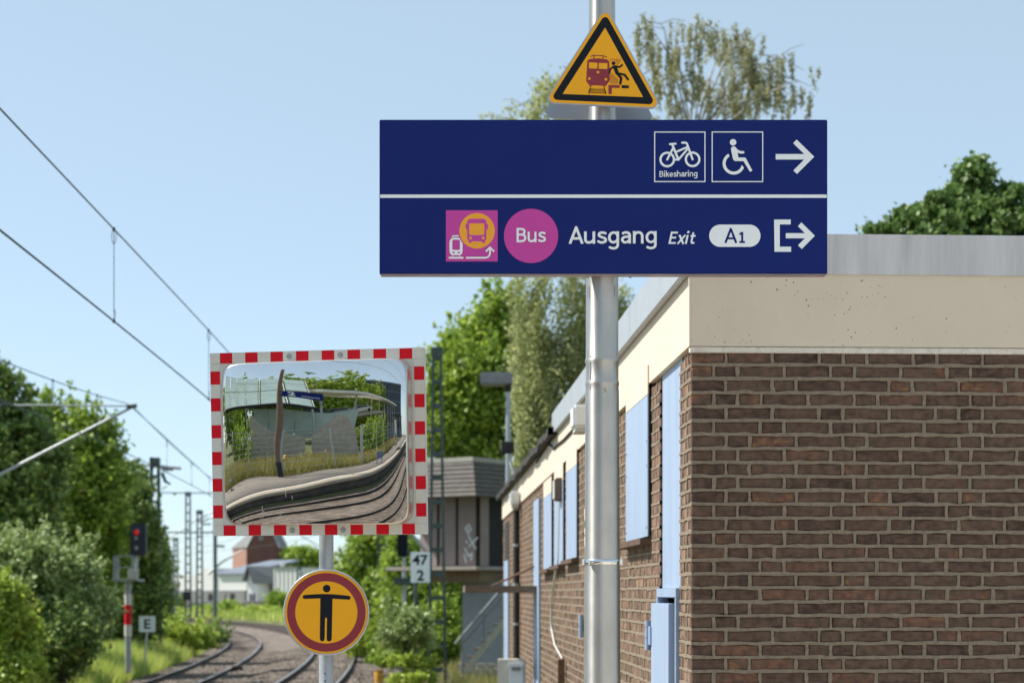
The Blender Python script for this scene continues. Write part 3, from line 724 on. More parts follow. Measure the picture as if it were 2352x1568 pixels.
# letter -> (advance, straight strokes, curved strokes, dots)
GLYPH = {
 'A': (11.4, [[(1.0, 0), (5.7, 13.3), (10.4, 0)], [(2.6, 4.3), (8.8, 4.3)]], [], []),
 'u': (9.7, [[(1.2, 10), (1.2, 4.2)], [(7.6, 10), (7.6, 0)]], [[(1.2, 4.4), (1.35, 2.6), (2.3, 1.35), (4.0, 1.0), (5.7, 1.5), (7.0, 2.7), (7.6, 4.0)]], []),
 's': (8.3, [], [[(6.7, 8.3), (5.6, 8.85), (4.1, 9.0), (2.4, 8.6), (1.7, 7.4), (2.2, 6.1), (4.1, 5.2), (6.1, 4.3), (6.8, 2.9), (6.1, 1.6), (4.2, 0.98), (2.4, 1.2), (1.1, 2.0)]], []),
 'g': (9.7, [[(7.5, 10), (7.5, -0.8)]], [[(7.5, 6.0), (6.6, 8.1), (4.8, 9.0), (2.9, 8.5), (1.5, 6.9), (1.15, 4.9), (1.6, 2.8), (2.9, 1.4), (4.7, 1.15), (6.5, 2.1), (7.5, 4.0)], [(7.5, -0.6), (7.2, -2.3), (6.0, -3.5), (4.2, -3.85), (2.6, -3.6), (1.4, -3.0)]], []),
 'a': (8.9, [[(6.7, 6.2), (6.7, 0)]], [[(1.5, 8.2), (2.8, 8.85), (4.3, 9.0), (5.8, 8.5), (6.6, 7.3), (6.7, 5.8)], [(6.7, 5.6), (4.6, 5.5), (2.6, 5.1), (1.35, 4.0), (1.25, 2.5), (2.2, 1.2), (3.8, 1.0), (5.4, 1.7), (6.7, 3.2)]], []),
 'n': (9.5, [[(1.2, 0), (1.2, 10)], [(7.2, 4.6), (7.2, 0)]], [_arch], []),
 'h': (9.5, [[(1.2, 0), (1.2, 14.4)], [(7.2, 4.6), (7.2, 0)]], [_arch], []),
 'B': (10.6, [[(1.4, 0), (1.4, 13.7)], [(1.4, 12.65), (5.0, 12.65)], [(1.4, 7.3), (5.2, 7.3)], [(1.4, 1.05), (5.2, 1.05)]], [[(4.8, 12.65), (6.6, 12.3), (7.7, 11.1), (7.8, 9.6), (7.0, 8.0), (5.0, 7.3)], [(5.0, 7.3), (7.2, 6.8), (8.4, 5.3), (8.5, 3.6), (7.5, 1.8), (5.0, 1.05)]], []),
 'i': (4.2, [[(1.4, 0), (1.4, 10)]], [], [(1.4, 13.2)]),
 'k': (8.5, [[(1.2, 0), (1.2, 14.4)], [(1.4, 4.7), (6.9, 10.0)], [(3.4, 6.5), (7.3, 0)]], [], []),
 'e': (8.9, [[(1.4, 5.2), (7.2, 5.2)]], [[(7.2, 5.2), (6.9, 7.2), (5.9, 8.6), (4.2, 9.0), (2.4, 8.3), (1.35, 6.6), (1.2, 4.6), (1.9, 2.4), (3.4, 1.15), (5.2, 1.05), (6.9, 1.8)]], []),
 'r': (6.2, [[(1.2, 0), (1.2, 10)]], [[(1.2, 6.0), (2.0, 7.9), (3.4, 8.9), (5.4, 8.9)]], []),
 'E': (8.9, [[(1.4, 0), (1.4, 13.7)], [(1.4, 12.65), (7.8, 12.65)], [(1.4, 7.1), (7.1, 7.1)], [(1.4, 1.05), (7.8, 1.05)]], [], []),
 'x': (8.2, [[(1.0, 0), (7.2, 10)], [(1.0, 10), (7.2, 0)]], [], []),
 't': (6.4, [[(2.6, 12.8), (2.6, 3.2)], [(0.4, 8.95), (5.6, 8.95)]], [[(2.6, 3.4), (2.9, 1.8), (3.9, 1.05), (5.4, 1.2)]], []),
 '1': (8.2, [[(4.3, 0), (4.3, 13.7)], [(4.3, 12.9), (1.2, 10.6)], [(1.0, 1.05), (7.4, 1.05)]], [], []),
}
def put_word(mb, txt, x0, ybase, unit, P, mi=0, shear=0.0, xs=1.0, w=None, step=0.00002):
    """draw a word in plain grotesque strokes; unit = picture px per 1/10 x-height"""
    x = 0.0; k = 0; w = w or SW
    for ch in txt:
        adv, st, cv, dots = GLYPH[ch]
        loops = []
        for p in st: loops += stroke_loops(p, w, False)
        for p in cv: loops += stroke_loops(_cr(p), w, False)
        for d in dots: loops.append(circ(d[0], d[1], 1.35, 20))
        for lp in loops:
            k += 1
            f = P(k * step)
            poly_fill(mb, [[(x0 + (x + a + b * shear) * unit * xs, ybase - b * unit) for a, b in lp]], f, mi)
        x += adv
    return x * unit * xs
class Print:
    """flat print on a plane y = Y (towards the camera); picture coordinates of one crop"""
    def __init__(s, ox, oy, sc, Y, fn=None): s.ox, s.oy, s.sc, s.Y, s.l, s.fn = ox, oy, sc, Y, 0, fn
    def P(s, lift):
        def f(x, y):
            p = W((s.ox + x / s.sc) / 1.632653, (s.oy + y / s.sc) / 1.632653, s.Y)
            p = Vector((p.x, s.Y - lift, p.z)); return s.fn(p) if s.fn else p
        return f
    def nxt(s, d=0.00012): s.l += d; return s.P(s.l)

# ------------------------------------------------------------------ main pole
PX, PY = W(1383, 1000, 8.62).x, 8.62
pole = thing('sign_pole', (PX, PY, 0.6), 'tall tapered aluminium pole carrying the blue sign, in front of the brick corner', 'pole')
def pr(wpx): return wpx * PY / FPX / 2
def pz(py): return EYE + (HY - py) * PY / FPX - 0.6
mb = MB(); mb.lathe([(0.14, 0), (0.14, 0.02), (pr(86), 0.021), (pr(84), pz(1600)), (pr(81.5), pz(1290)), (pr(77), pz(900)), (pr(75.5), pz(888)), (pr(78), pz(884)), (pr(78), pz(878)), (pr(75), pz(874)), (pr(75), pz(836)), (pr(78), pz(832)), (pr(78), pz(826)), (pr(75), pz(822)), (pr(74), pz(640)), (pr(66), pz(420)), (pr(64.5), pz(270)), (pr(60), pz(0)), (pr(54), pz(-500)), (pr(1), pz(-505))], (0, 0, 0), 64)
mb.build('shaft', m_alu, pole, world=False)
mb = MB(); mb.lathe([(pr(83), pz(1296)), (pr(85), pz(1295.5)), (pr(85), pz(1284.5)), (pr(83), pz(1284))], (0, 0, 0), 64)
for sx in (-1, 1):
    mb.box(sx * pr(86) - 0.006, sx * pr(86) + 0.006, -0.02, 0.02, pz(1297), pz(1283), bev=0.002)
mb.box(-pr(66), -pr(60), -0.085, -0.060, pz(1298), pz(1282), bev=0.002)
mb.build('hose_clamp', m_clamp, pole, world=False)
mb = MB(); rr_ = pr(14) / 2 * 1.2; zc = pz(900)
mb.add([(0.010 + rr_ * math.cos(a), -pr(77) - 0.004, zc + rr_ * math.sin(a)) for a in np.linspace(0, 2 * math.pi, 24, endpoint=False)] + [(0.010 + rr_ * 1.05 * math.cos(a), -pr(77) + 0.006, zc + rr_ * 1.05 * math.sin(a)) for a in np.linspace(0, 2 * math.pi, 24, endpoint=False)],
       [list(range(24))] + [(i, (i + 1) % 24, 24 + (i + 1) % 24, 24 + i) for i in range(24)])
mb.build('earthing_plug', pmat('brass', (0.50, 0.46, 0.30), 0.4, metal=0.8), pole, world=False)
mb = MB(); mb.bar((0.007, -pr(77) - 0.005, zc + 0.008), (0.013, -pr(77) - 0.005, zc - 0.008), 0.002, 0.001); mb.build('plug_slot', m_dark, pole, world=False)
MB().tube([(-pr(66) , -pr(34), pz(905)), (-pr(65.5), -pr(34), pz(805))], 0.003, 6).build('weld_seam', m_steel, pole, world=False)
MB().tube([(-pr(56), -pr(50), pz(900)), (-pr(56), -pr(50), pz(820))], 0.003, 6).build('weld_seam', m_steel, pole, world=False)
for sx, dx in ((-1, 62), (1, 56)):
    for k in (-1, 1): MB().tube([(sx * pr(dx) + k * 0.008, -math.sqrt(max(0.0001, pr(74) ** 2 - pr(dx) ** 2)) - 0.001, pz(685)), (sx * pr(dx) + k * 0.005, -math.sqrt(max(0.0001, pr(74) ** 2 - pr(dx) ** 2)) - 0.001, pz(660))], 0.002, 6).build('weld_bead', m_steel, pole, world=False)
mb = MB(); mb.add([], [])
for (y0, y1, m_i) in ((1168, 1195, 0), (1196, 1212, 1), (1213, 1226, 0), (1232, 1258, 0)):
    n = 8; Vv = []
    for i in range(n + 1):
        a = R(172 + 22 * i / n); rr2 = pr(79.5) + 0.0015
        Vv += [(rr2 * math.cos(a), rr2 * math.sin(a), pz(y1)), (rr2 * math.cos(a), rr2 * math.sin(a), pz(y0))]
    mb.add(Vv, [(2 * i, 2 * i + 2, 2 * i + 3, 2 * i + 1) for i in range(n)], m_i)
mb.build('sticker', [m_rwhite, pmat('sticker_green', (0.02, 0.22, 0.10), 0.5)], pole, world=False)

# ------------------------------------------------------------------ blue guidance sign
SY = 8.5
s0, s1 = W(871.5, 275, SY), W(1900.5, 628.5, SY)
gs = thing('guidance_sign', ((s0.x + s1.x) / 2, SY + 0.035, s1.z), 'long navy blue sign with white arrows and the word Ausgang on the metal pole', 'sign')
mb = MB(); mb.box(s0.x, s1.x, SY, SY + 0.07, s1.z, s0.z, bev=0.003); panel = mb.build('sign_box', m_navy, gs)
mb = MB(); mb.box(s0.x + 0.004, s1.x - 0.004, SY + 0.005, SY + 0.067, s1.z - 0.004, s1.z - 0.0005); mb.build('underside', pmat('sign_underside', (0.33, 0.27, 0.30), 0.5, metal=0.3), gs)  # pinkish tone paints in light reflected from the ground
for bx in (1350, 1448):
    p = W(bx, 632, SY + 0.03); MB().lathe([(0.006, p.z - 0.012), (0.006, s1.z - 0.004)], (p.x, p.y, 0), 10).build('screw', m_steel, gs)
mb = MB(); mb.bar((PX, SY + 0.071, s1.z + 0.1), (PX, SY + 0.071, s0.z - 0.1), 0.1, 0.012); mb.build('mounting_rail', m_steel, gs)
C1 = Print(1400, 0, 1.36744, SY)
mb = MB(); poly_fill(mb, [[(35, 998), (2325, 998), (2325, 1015), (35, 1015)]], C1.nxt(0.0008)); mb.build('divider_line', m_swhite, gs)
CW = Print(2420, 480, 3.56364, SY); CW.l = 0.0008
def frame_loops(x0, y0, x1, y1, t): return [[(x0, y0), (x1, y0), (x1, y1), (x0, y1)], [(x0 + t, y0 + t), (x1 - t, y0 + t), (x1 - t, y1 - t), (x0 + t, y1 - t)]]
# bicycle
mb = MB(); poly_fill(mb, frame_loops(118, 50, 803, 724, 13), CW.nxt())
for cx, cy in ((292, 423), (631, 421)): poly_fill(mb, [circ(cx, cy, 105), circ(cx, cy, 75)], CW.nxt())
for pts, w in (([(292, 423), (375, 262)], 27), ([(360, 225), (442, 425)], 30), ([(388, 425), (442, 425), (575, 270)], 27), ([(420, 318), (560, 258)], 27), ([(631, 421), (555, 212), (540, 199), (492, 199)], 28), ([(328, 218), (403, 213)], 27)):
    for lp in stroke_loops(pts, w): poly_fill(mb, [lp], CW.nxt(0.00003))
l_ = CW.l + 0.0003; put_word(mb, 'Bikesharing', 186, 657, 5.75, lambda d: CW.P(l_ + d), xs=1.01, w=1.9)
mb.build('bicycle_pictogram', m_swhite, gs)
# wheelchair
mb = MB(); poly_fill(mb, frame_loops(886, 50, 1574, 725, 13), CW.nxt())
poly_fill(mb, [circ(1172, 194, 43)], CW.nxt())
body = [(1143, 285), (1150, 262), (1172, 248), (1192, 250), (1208, 262), (1225, 285), (1250, 302), (1280, 311), (1306, 311), (1321, 318), (1324, 328), (1318, 340), (1306, 344), (1278, 345), (1250, 340), (1230, 332), (1244, 397), (1326, 397), (1342, 406), (1429, 570), (1398, 589), (1310, 445), (1202, 445), (1182, 436), (1170, 415)]
poly_fill(mb, [body], CW.nxt())
arc_o = [(1180 + 148 * math.cos(R(a)), 477 - 148 * math.sin(R(a))) for a in np.linspace(118, 338, 50)]
arc_i = [(1180 + 108 * math.cos(R(a)), 477 - 108 * math.sin(R(a))) for a in np.linspace(350, 121, 50)]
poly_fill(mb, [arc_o + arc_i], CW.nxt()); mb.build('wheelchair_pictogram', m_swhite, gs)
mb = MB(); poly_fill(mb, [[(1741, 351), (2122, 351), (1974, 206), (2021, 158), (2256, 387), (2026, 617), (1977, 570), (2122, 424), (1741, 424)]], CW.nxt()); mb.build('arrow', m_swhite, gs)
# bus and train tile
CB = Print(1640, 760, 4.9, SY); CB.l = 0.0008
mb = MB(); poly_fill(mb, [[(158, 142), (1108, 142), (1108, 1080), (158, 1080)]], CB.nxt(), 0)
poly_fill(mb, [circ(730, 518, 326, 64)], CB.nxt(0.0006), 1)
poly_fill(mb, [rrect(550, 298, 902, 712, 62), [(585, 380), (865, 380), (865, 590), (725, 601), (585, 590)], circ(610, 650, 27, 24), circ(842, 650, 27, 24)], CB.nxt(0.0006), 0)
for q in (rrect(522, 388, 560, 488, 14), rrect(892, 388, 930, 488, 14), rrect(576, 690, 630, 740, 18), rrect(824, 690, 878, 740, 18)): poly_fill(mb, [q], CB.nxt(0.0001), 0)
trn = [(222, 740), (228, 700), (250, 665), (290, 645), (405, 647), (432, 700), (465, 745), (465, 890), (455, 930), (430, 962), (400, 980), (388, 966), (300, 966), (290, 980), (255, 958), (230, 925), (222, 890)]
poly_fill(mb, [trn, rrect(275, 683, 415, 870, 22), rrect(275, 906, 320, 933, 12), rrect(370, 906, 415, 933, 12)], CB.nxt(0.0002), 2)
for lp in stroke_loops([(275, 626), (298, 613), (385, 614)], 24): poly_fill(mb, [lp], CB.nxt(0.00005), 2)
for q in ([(210, 998), (478, 998), (478, 1030), (210, 1030)], [(255, 989), (282, 989), (282, 999), (255, 999)], [(410, 989), (432, 989), (432, 999), (410, 999)]): poly_fill(mb, [q], CB.nxt(0.00005), 2)
ap = [(525, 1014), (880, 1014)] + [(880 + 87 * math.sin(R(a)), 927 + 87 * math.cos(R(a))) for a in (20, 40, 60, 80)] + [(967, 920), (967, 840)]
for lp in stroke_loops(ap, 32, False): poly_fill(mb, [lp], CB.nxt(0.00003), 2)
poly_fill(mb, [[(880, 890), (967, 802), (1055, 890), (1032, 913), (967, 848), (902, 913)]], CB.nxt(0.00003), 2)
mb.build('bus_and_train_pictogram', [m_magenta, m_orange, m_swhite], gs)
mb = MB(); poly_fill(mb, [circ(1722, 612, 498, 96)], CB.P(0.0014), 0); put_word(mb, 'Bus', 1448, 730, 19.3, lambda d: CB.P(0.0022 + d), 1, xs=1.01); mb.build('bus_disc', [m_magenta, m_swhite], gs)
# lettering
mb = MB(); l1_ = C1.l + 0.0003; put_word(mb, 'Ausgang', 1001, 1250, 6.3, lambda d: C1.P(l1_ + d), xs=1.085); mb.build('ausgang_lettering', m_swhite, gs)
mb = MB(); put_word(mb, 'Exit', 1511, 1251, 4.6, lambda d: C1.P(l1_ + d), shear=0.2, xs=1.07); mb.build('exit_lettering', m_swhite, gs)
mb = MB(); poly_fill(mb, [rrect(1722, 1152, 1985, 1266, 56.9, 14)], C1.P(0.0012), 0); put_word(mb, 'A', 1799, 1246, 5.4, lambda d: C1.P(0.0020 + d), 1, xs=1.1, w=1.9); put_word(mb, '1', 1872, 1246, 4.1, lambda d: C1.P(0.0020 + d), 1, xs=1.1, w=2.3); mb.build('exit_number_pill', [m_swhite, m_navy], gs)
mb = MB(); poly_fill(mb, [[(2055, 1126), (2140, 1126), (2140, 1151), (2084, 1151), (2084, 1265), (2142, 1265), (2142, 1291), (2057, 1291)]], C1.nxt())
poly_fill(mb, [[(2115, 1196), (2213, 1196), (2177, 1160), (2195, 1141), (2264, 1209), (2197, 1277), (2177, 1258), (2213, 1222), (2115, 1222)]], C1.nxt()); mb.build('exit_arrow', m_swhite, gs)

# ------------------------------------------------------------------ warning triangles on the pole
CT = Print(2000, 20, 3.40962, SY - 0.0)
def line_x(a, b, c, d):
    (x1, y1), (x2, y2), (x3, y3), (x4, y4) = a, b, c, d
    den = (x1 - x2) * (y3 - y4) - (y1 - y2) * (x3 - x4); p = x1 * y2 - y1 * x2; q = x3 * y4 - y3 * x4
    return ((p * (x3 - x4) - (x1 - x2) * q) / den, (p * (y3 - y4) - (y1 - y2) * q) / den)
LA, LBn, LC = ((215, 1150), (860, 140)), ((985, 150), (1560, 1190)), ((250, 1245), (1530, 1305))
T3 = [line_x(*LA, *LBn), line_x(*LBn, *LC), line_x(*LC, *LA)]
cen = (sum(p[0] for p in T3) / 3, sum(p[1] for p in T3) / 3)
def scaled(k): return [(cen[0] + (p[0] - cen[0]) * k, cen[1] + (p[1] - cen[1]) * k) for p in T3]
tri = thing('warning_sign', W(1384, 245, SY - 0.01), 'yellow triangular sign showing a train and a falling figure above the blue sign', 'sign')
def plate(Y, k, r, mat, parent, name, thick):
    P = Print(2000, 20, 3.40962, Y).P(0); lp = round_poly(scaled(k), r)
    return MB().prism([P(x, y) for x, y in lp][::-1], (0, thick, 0)).build(name, mat, parent)
plate(SY - 0.012, 1.035, 80, m_signback, tri, 'plate', 0.014)
CT = Print(2000, 20, 3.40962, SY - 0.012)
mb = MB(); poly_fill(mb, [round_poly(T3, 66)], CT.nxt(0.0008), 0)
blk = round_poly(scaled(0.915), 48); inn = [(918, 287), (373, 1137), (1405, 1177)]
poly_fill(mb, [blk, inn], CT.nxt(0.0008), 1); mb.build('face', [m_yellow, m_black], tri)
mb = MB()
poly_fill(mb, [[(690, 720), (702, 702), (725, 690), (830, 682), (935, 694), (960, 708), (970, 730), (978, 960), (930, 1032), (715, 1024), (676, 975), (684, 830)], [(712, 732), (822, 738), (818, 815), (710, 810)], [(838, 740), (950, 743), (946, 820), (834, 815)], circ(826, 858, 18, 20), circ(717, 941, 18, 20), circ(928, 950, 18, 20)], CT.nxt(), 0)
for q in ([(724, 1024), (743, 1024), (743, 1050), (724, 1050)], [(897, 1030), (916, 1030), (916, 1057), (897, 1057)], [(960, 1022), (1104, 1025), (1104, 1061), (1003, 1058), (1003, 1138), (961, 1137)]): poly_fill(mb, [q], CT.nxt(0.00005), 0)
for pts, w in (([(735, 657), (770, 643), (890, 648), (935, 665)], 11), ([(775, 645), (775, 688)], 11), ([(890, 648), (890, 692)], 11),
               ([(1030, 688), (1088, 752)], 6), ([(1055, 688), (1100, 740)], 6), ([(1080, 690), (1112, 725)], 6), ([(1104, 690), (1122, 708)], 6), ([(985, 688), (1003, 708)], 6), ([(1008, 688), (1024, 706)], 6), ([(978, 712), (992, 724)], 6), ([(1060, 750), (1080, 772)], 6),
               ([(990, 868), (1085, 965)], 6), ([(980, 885), (1085, 990)], 6), ([(975, 905), (1080, 1010)], 6), ([(975, 930), (1052, 1010)], 6), ([(975, 955), (1027, 1010)], 6), ([(975, 980), (1000, 1006)], 6)):
    for lp in stroke_loops(pts, w, False if w < 8 else True): poly_fill(mb, [lp], CT.nxt(0.00003), 0)
mb.build('train_pictogram', m_maroon, tri)
mb = MB(); poly_fill(mb, [circ(1025, 745, 24, 24)], CT.nxt(0.00005))
poly_fill(mb, [[(1010, 782), (1040, 772), (1066, 786), (1096, 868), (1078, 905), (1050, 880), (1030, 825)]], CT.nxt(0.00005))
for pts, w in (([(1030, 787), (985, 818), (972, 868)], 22), ([(1050, 784), (1102, 796), (1136, 766)], 22), ([(1080, 885), (1124, 934), (1112, 1006)], 30), ([(1085, 876), (1168, 893), (1210, 952)], 27),
               ([(728, 1066), (710, 1123)], 13), ([(908, 1072), (926, 1131)], 13), ([(725, 1076), (912, 1081)], 8), ([(720, 1098), (918, 1104)], 8), ([(712, 1120), (924, 1127)], 8)):
    for lp in stroke_loops(pts, w): poly_fill(mb, [lp], CT.nxt(0.00003))
poly_fill(mb, [[(1130, 1027), (1222, 1030), (1222, 1065), (1130, 1063)]], CT.nxt(0.00003)); mb.build('falling_person_pictogram', m_black, tri)
for zz in (0.13, 0.27):
    p = W(1384, 245, SY); MB().box(PX - 0.05, PX + 0.05, SY + 0.003, SY + 0.055, p.z + zz - 0.02, p.z + zz + 0.02, bev=0.003).build('clamp', m_steel, tri)
# its twin on the back of the pole, seen from behind
tri2 = thing('warning_sign', (W(1380, 262, SY + 0.14)), 'grey back of a second triangular sign showing under the yellow one', 'sign')
P2 = Print(2000, 20, 3.40962, SY)
lp = round_poly(scaled(1.03), 80)
def shift2(v, dy): return Vector((v.x - 0.0085, SY + dy, v.z - 0.002))
MB().prism([shift2(P2.P(0)(x, y), 0.245) for x, y in lp][::-1], (0, 0.012, 0)).build('plate', m_signback, tri2)
MB().prism([shift2(P2.P(0)(x, y), 0.2581) for x, y in round_poly(T3, 66)][::-1], (0, 0.001, 0)).build('face', m_yellow, tri2)
p = W(1384, 245, SY)
for zz in (0.13, 0.27): MB().box(PX - 0.05, PX + 0.05, SY + 0.19, SY + 0.2445, p.z + zz - 0.02, p.z + zz + 0.02, bev=0.003).build('clamp', m_steel, tri2)

# ------------------------------------------------------------------ post with convex mirror and round sign
MY = 9.72
MPX = W(749.5, 1400, MY).x
post = thing('sign_post', (MPX, MY, 0.02), 'slim galvanised post carrying the mirror and the round yellow sign', 'post')
rp_ = 33.5 * MY / FPX / 2
MB().lathe([(0.1, 0), (0.1, 0.015), (rp_ * 1.03, 0.016), (rp_, W(0, 1300, MY).z - 0.02), (rp_ * 0.97, W(0, 860, MY).z - 0.02), (0.001, W(0, 858, MY).z - 0.02)], (0, 0, 0), 32).build('shaft', m_steel, post, world=False)
for py in (1341, 1545, 1562):
    p = W(749, py, MY); MB().lathe([(0.004, -0.002), (0.004, 0.002)], (0, 0, 0), 8).build('hole', m_dark, post, world=False).location = (-0.003, -rp_ - 0.0005, p.z - 0.02); 
for o in post.children:
    if o.name.startswith('hole'): o.rotation_euler = (R(90), 0, 0)

# round sign
RY = MY - rp_ - 0.03
rsg = thing('prohibition_sign', W(749.5, 1500, RY), 'round yellow and maroon sign with a black standing figure below the mirror', 'sign')
CR4 = Print(560, 1900, 2.37553, RY)
MB().prism([CR4.P(0)(x, y) for x, y in circ(1577, 937, 381, 72)][::-1], (0, 0.018, 0)).build('plate', m_signback, rsg)
pts_rim = [CR4.P(0.003)(x, y) for x, y in circ(1577, 937, 376, 72)]
MB().tube(pts_rim + [pts_rim[0]], 0.0045, 8).build('rim', pmat('sign_rim_grey', (0.50, 0.51, 0.53), 0.4, metal=0.4), rsg)
mb = MB(); poly_fill(mb, [circ(1577, 937, 370, 72)], CR4.nxt(0.0008), 0); poly_fill(mb, [circ(1577, 937, 350, 72), circ(1577, 937, 277, 72)], CR4.nxt(0.0006), 1); mb.build('face', [m_yellow, m_maroon], rsg)
mb = MB(); poly_fill(mb, [circ(1580, 725, 34, 32)], CR4.nxt(0.0002))
poly_fill(mb, [[(1366, 800), (1371, 788), (1385, 782), (1520, 774), (1630, 775), (1778, 789), (1791, 797), (1794, 808), (1788, 820), (1774, 824), (1632, 815), (1625, 1175), (1617, 1190), (1602, 1196), (1586, 1190), (1580, 1175), (1583, 985), (1566, 985), (1562, 1172), (1555, 1188), (1540, 1196), (1526, 1188), (1519, 1172), (1524, 812), (1385, 817), (1371, 812)]], CR4.nxt(0.0002)); mb.build('standing_person_pictogram', m_black, rsg)
MB().box(MPX - 0.04, MPX + 0.04, RY + 0.019, RY + 0.045, W(0, 1420, RY).z, W(0, 1390, RY).z, bev=0.003).build('clamp', m_steel, rsg)
MB().tube([(MPX, MY, W(0, 1400, RY).z - 0.012), (MPX, MY, W(0, 1400, RY).z + 0.012)], rp_ + 0.004, 24).build('clamp_band', m_steel, rsg)

# convex mirror
FYAW, FPIT, FROLL = 11.0, 3.3, 0.1
GY = 9.55
MC = W(729, 1017, GY)
PM = MC.y / FPX
mir = thing('convex_mirror', (0, 0, 0), 'rectangular convex mirror in a red and white striped frame on the post', 'mirror')
_n = Vector((-math.sin(R(FYAW)) * math.cos(R(FPIT)), -math.cos(R(FYAW)) * math.cos(R(FPIT)), -math.sin(R(FPIT))))
_u = Vector((math.cos(R(FYAW)), -math.sin(R(FYAW)), 0)); _v = _n.cross(_u) * 1.0
if _v.z < 0: _v = -_v
c_, s_ = math.cos(R(FROLL)), math.sin(R(FROLL))
_u, _v = _u * c_ + _v * s_, _v * c_ - _u * s_
Mm = Matrix((( _u.x, -_n.x, _v.x), (_u.y, -_n.y, _v.y), (_u.z, -_n.z, _v.z))).to_4x4(); Mm.translation = MC
mir.matrix_world = Mm; mir.location = MC; mir.rotation_euler = Mm.to_euler(); WM[mir.name] = Mm
# local frame: x right, y away from the viewer, z up
MW_, MH_ = 495.7 * PM / math.cos(R(FYAW)) * 1.012, 422.5 * PM / math.cos(R(FPIT))
hw, hh = MW_ / 2, MH_ / 2; sw_ = 0.0535
mb = MB(); mb.box(-hw, hw, 0.0, 0.03, -hh, hh, bev=0.003); mb.build('frame_board', m_fgrey, mir, world=False)
def panel_piece(x0, x1, z0, z1, red):
    MB().box(x0, x1, -0.0025, -0.0002, z0, z1).build('red_stripe' if red else 'white_stripe', m_red if red else m_rwhite, mir, world=False)
g_ = 0.0004
def cx2(c): return (c - 918) / 1718.0 * MW_
for top in (True, False):
    x_off = 0 if top else 24
    za, zb = (hh - sw_, hh - 0.002) if top else (-hh + 0.002, -hh + sw_)
    edges = [-hw + 0.002]
    for k in range(8):
        xr = -hw + (85 + 205.6 * k) / 1718 * MW_; edges += [xr, xr + 100 / 1718 * MW_]
    edges.append(hw - 0.002)
    for i in range(len(edges) - 1): panel_piece(edges[i] + g_, edges[i + 1] - g_, za, zb, i % 2 == 1)
for left in (True, False):
    xa, xb = (-hw + 0.002, -hw + sw_ - 0.001) if left else (hw - sw_ + 0.001, hw - 0.002)
    edges = [hh - sw_ - 0.002]
    for k in range(6):
        zr = hh - (146 + 212.0 * k) / 1450 * MH_; edges += [zr, zr - 103 / 1450 * MH_]
    edges.append(-hh + sw_ + 0.002)
    for i in range(len(edges) - 1): panel_piece(xa, xb, edges[i + 1] + g_, edges[i] - g_, i % 2 == 1)
for bx in (0.376, 0.614):
    for zz in (hh - sw_ / 2, -hh + sw_ / 2):
        x = -hw + bx * MW_ + (0.0 if zz > 0 else 0.0)
        mb = MB(); n6 = [(0.010 * math.cos(R(60 * i + 20)), 0.010 * math.sin(R(60 * i + 20))) for i in range(6)]
        mb.prism([(x + a, -0.0026, zz + b) for a, b in n6][::-1], (0, -0.008, 0)); mb.tube([(x, -0.0026, zz), (x, -0.0045, zz)], 0.014, 16); mb.build('bolt', m_steel, mir, world=False)
# the polished dome: superellipse outline, gentle bulge, steeper towards the rim
ga, gb = 0.489, 0.4055
nu, nr = 96, 40
def outline(th):
    # rounded rectangle in polar form (power 10)
    c, s = math.cos(th), math.sin(th); p = 14.0
    return 1.0 / ((abs(c) / ga) ** p + (abs(s) / gb) ** p) ** (1 / p)
TILT = math.tan(R(5.0))
def dome(x, z):
    h = 0.095 - x * x / 14.0 - z * z / 9.4 - 0.014 * (abs(x) / ga) ** 6 - 0.008 * (abs(z) / gb) ** 6
    h += TILT * x
    h += 0.00045 * math.sin(7.5 * x + 1.0) * math.cos(5.0 * z + 0.4) + 0.00022 * math.sin(15 * x + 9 * z) + 0.00015 * math.sin(22 * z - 6 * x)
    return -h
Vd = []; nux, nuz = 120, 100
ths = np.linspace(0, 2 * math.pi, 200, endpoint=False)
rr = [0.0] + list(np.linspace(0.04, 1.0, 60))
Vd.append((0, dome(0, 0), 0)); Fd = []
nt_ = len(ths)
for q in rr[1:]:
    for th_ in ths:
        ro = outline(th_) * q * 0.985; x, z = ro * math.cos(th_), ro * math.sin(th_); Vd.append((x, dome(x, z), z))
for j in range(nt_): Fd.append((0, 1 + (j + 1) % nt_, 1 + j))
F4 = []
for i in range(len(rr) - 2):
    for j in range(nt_): F4.append((1 + i * nt_ + j, 1 + i * nt_ + (j + 1) % nt_, 1 + (i + 1) * nt_ + (j + 1) % nt_, 1 + (i + 1) * nt_ + j))
mb = MB(); mb.add(Vd, Fd + F4, 0, True)
base = 1 + (len(rr) - 2) * nt_
# rolled rim down to the frame
rim = []
for k, (q, dy) in enumerate(((0.992, 0.004), (1.0, 0.012), (1.004, 0.03), (1.006, 0.20))):
    for th_ in ths:
        ro = outline(th_) * q; x, z = ro * math.cos(th_), ro * math.sin(th_)
        y0 = dome(ro * 0.985 / q * math.cos(th_), ro * 0.985 / q * math.sin(th_)); rim.append((x, min(-0.001, y0 + dy), z))
last = [Vd[base + j] for j in range(nt_)]
RV = last + rim; RF = [(i * nt_ + j, i * nt_ + (j + 1) % nt_, (i + 1) * nt_ + (j + 1) % nt_, (i + 1) * nt_ + j) for i in range(4) for j in range(nt_)]
glass = mb.build('mirror_face', m_mirror, mir, world=False)
MB().add(RV, RF, 0, True).build('rim', pmat('mirror_rim', (0.62, 0.60, 0.56), 0.3, metal=0.8, var=0.1), glass, world=False)
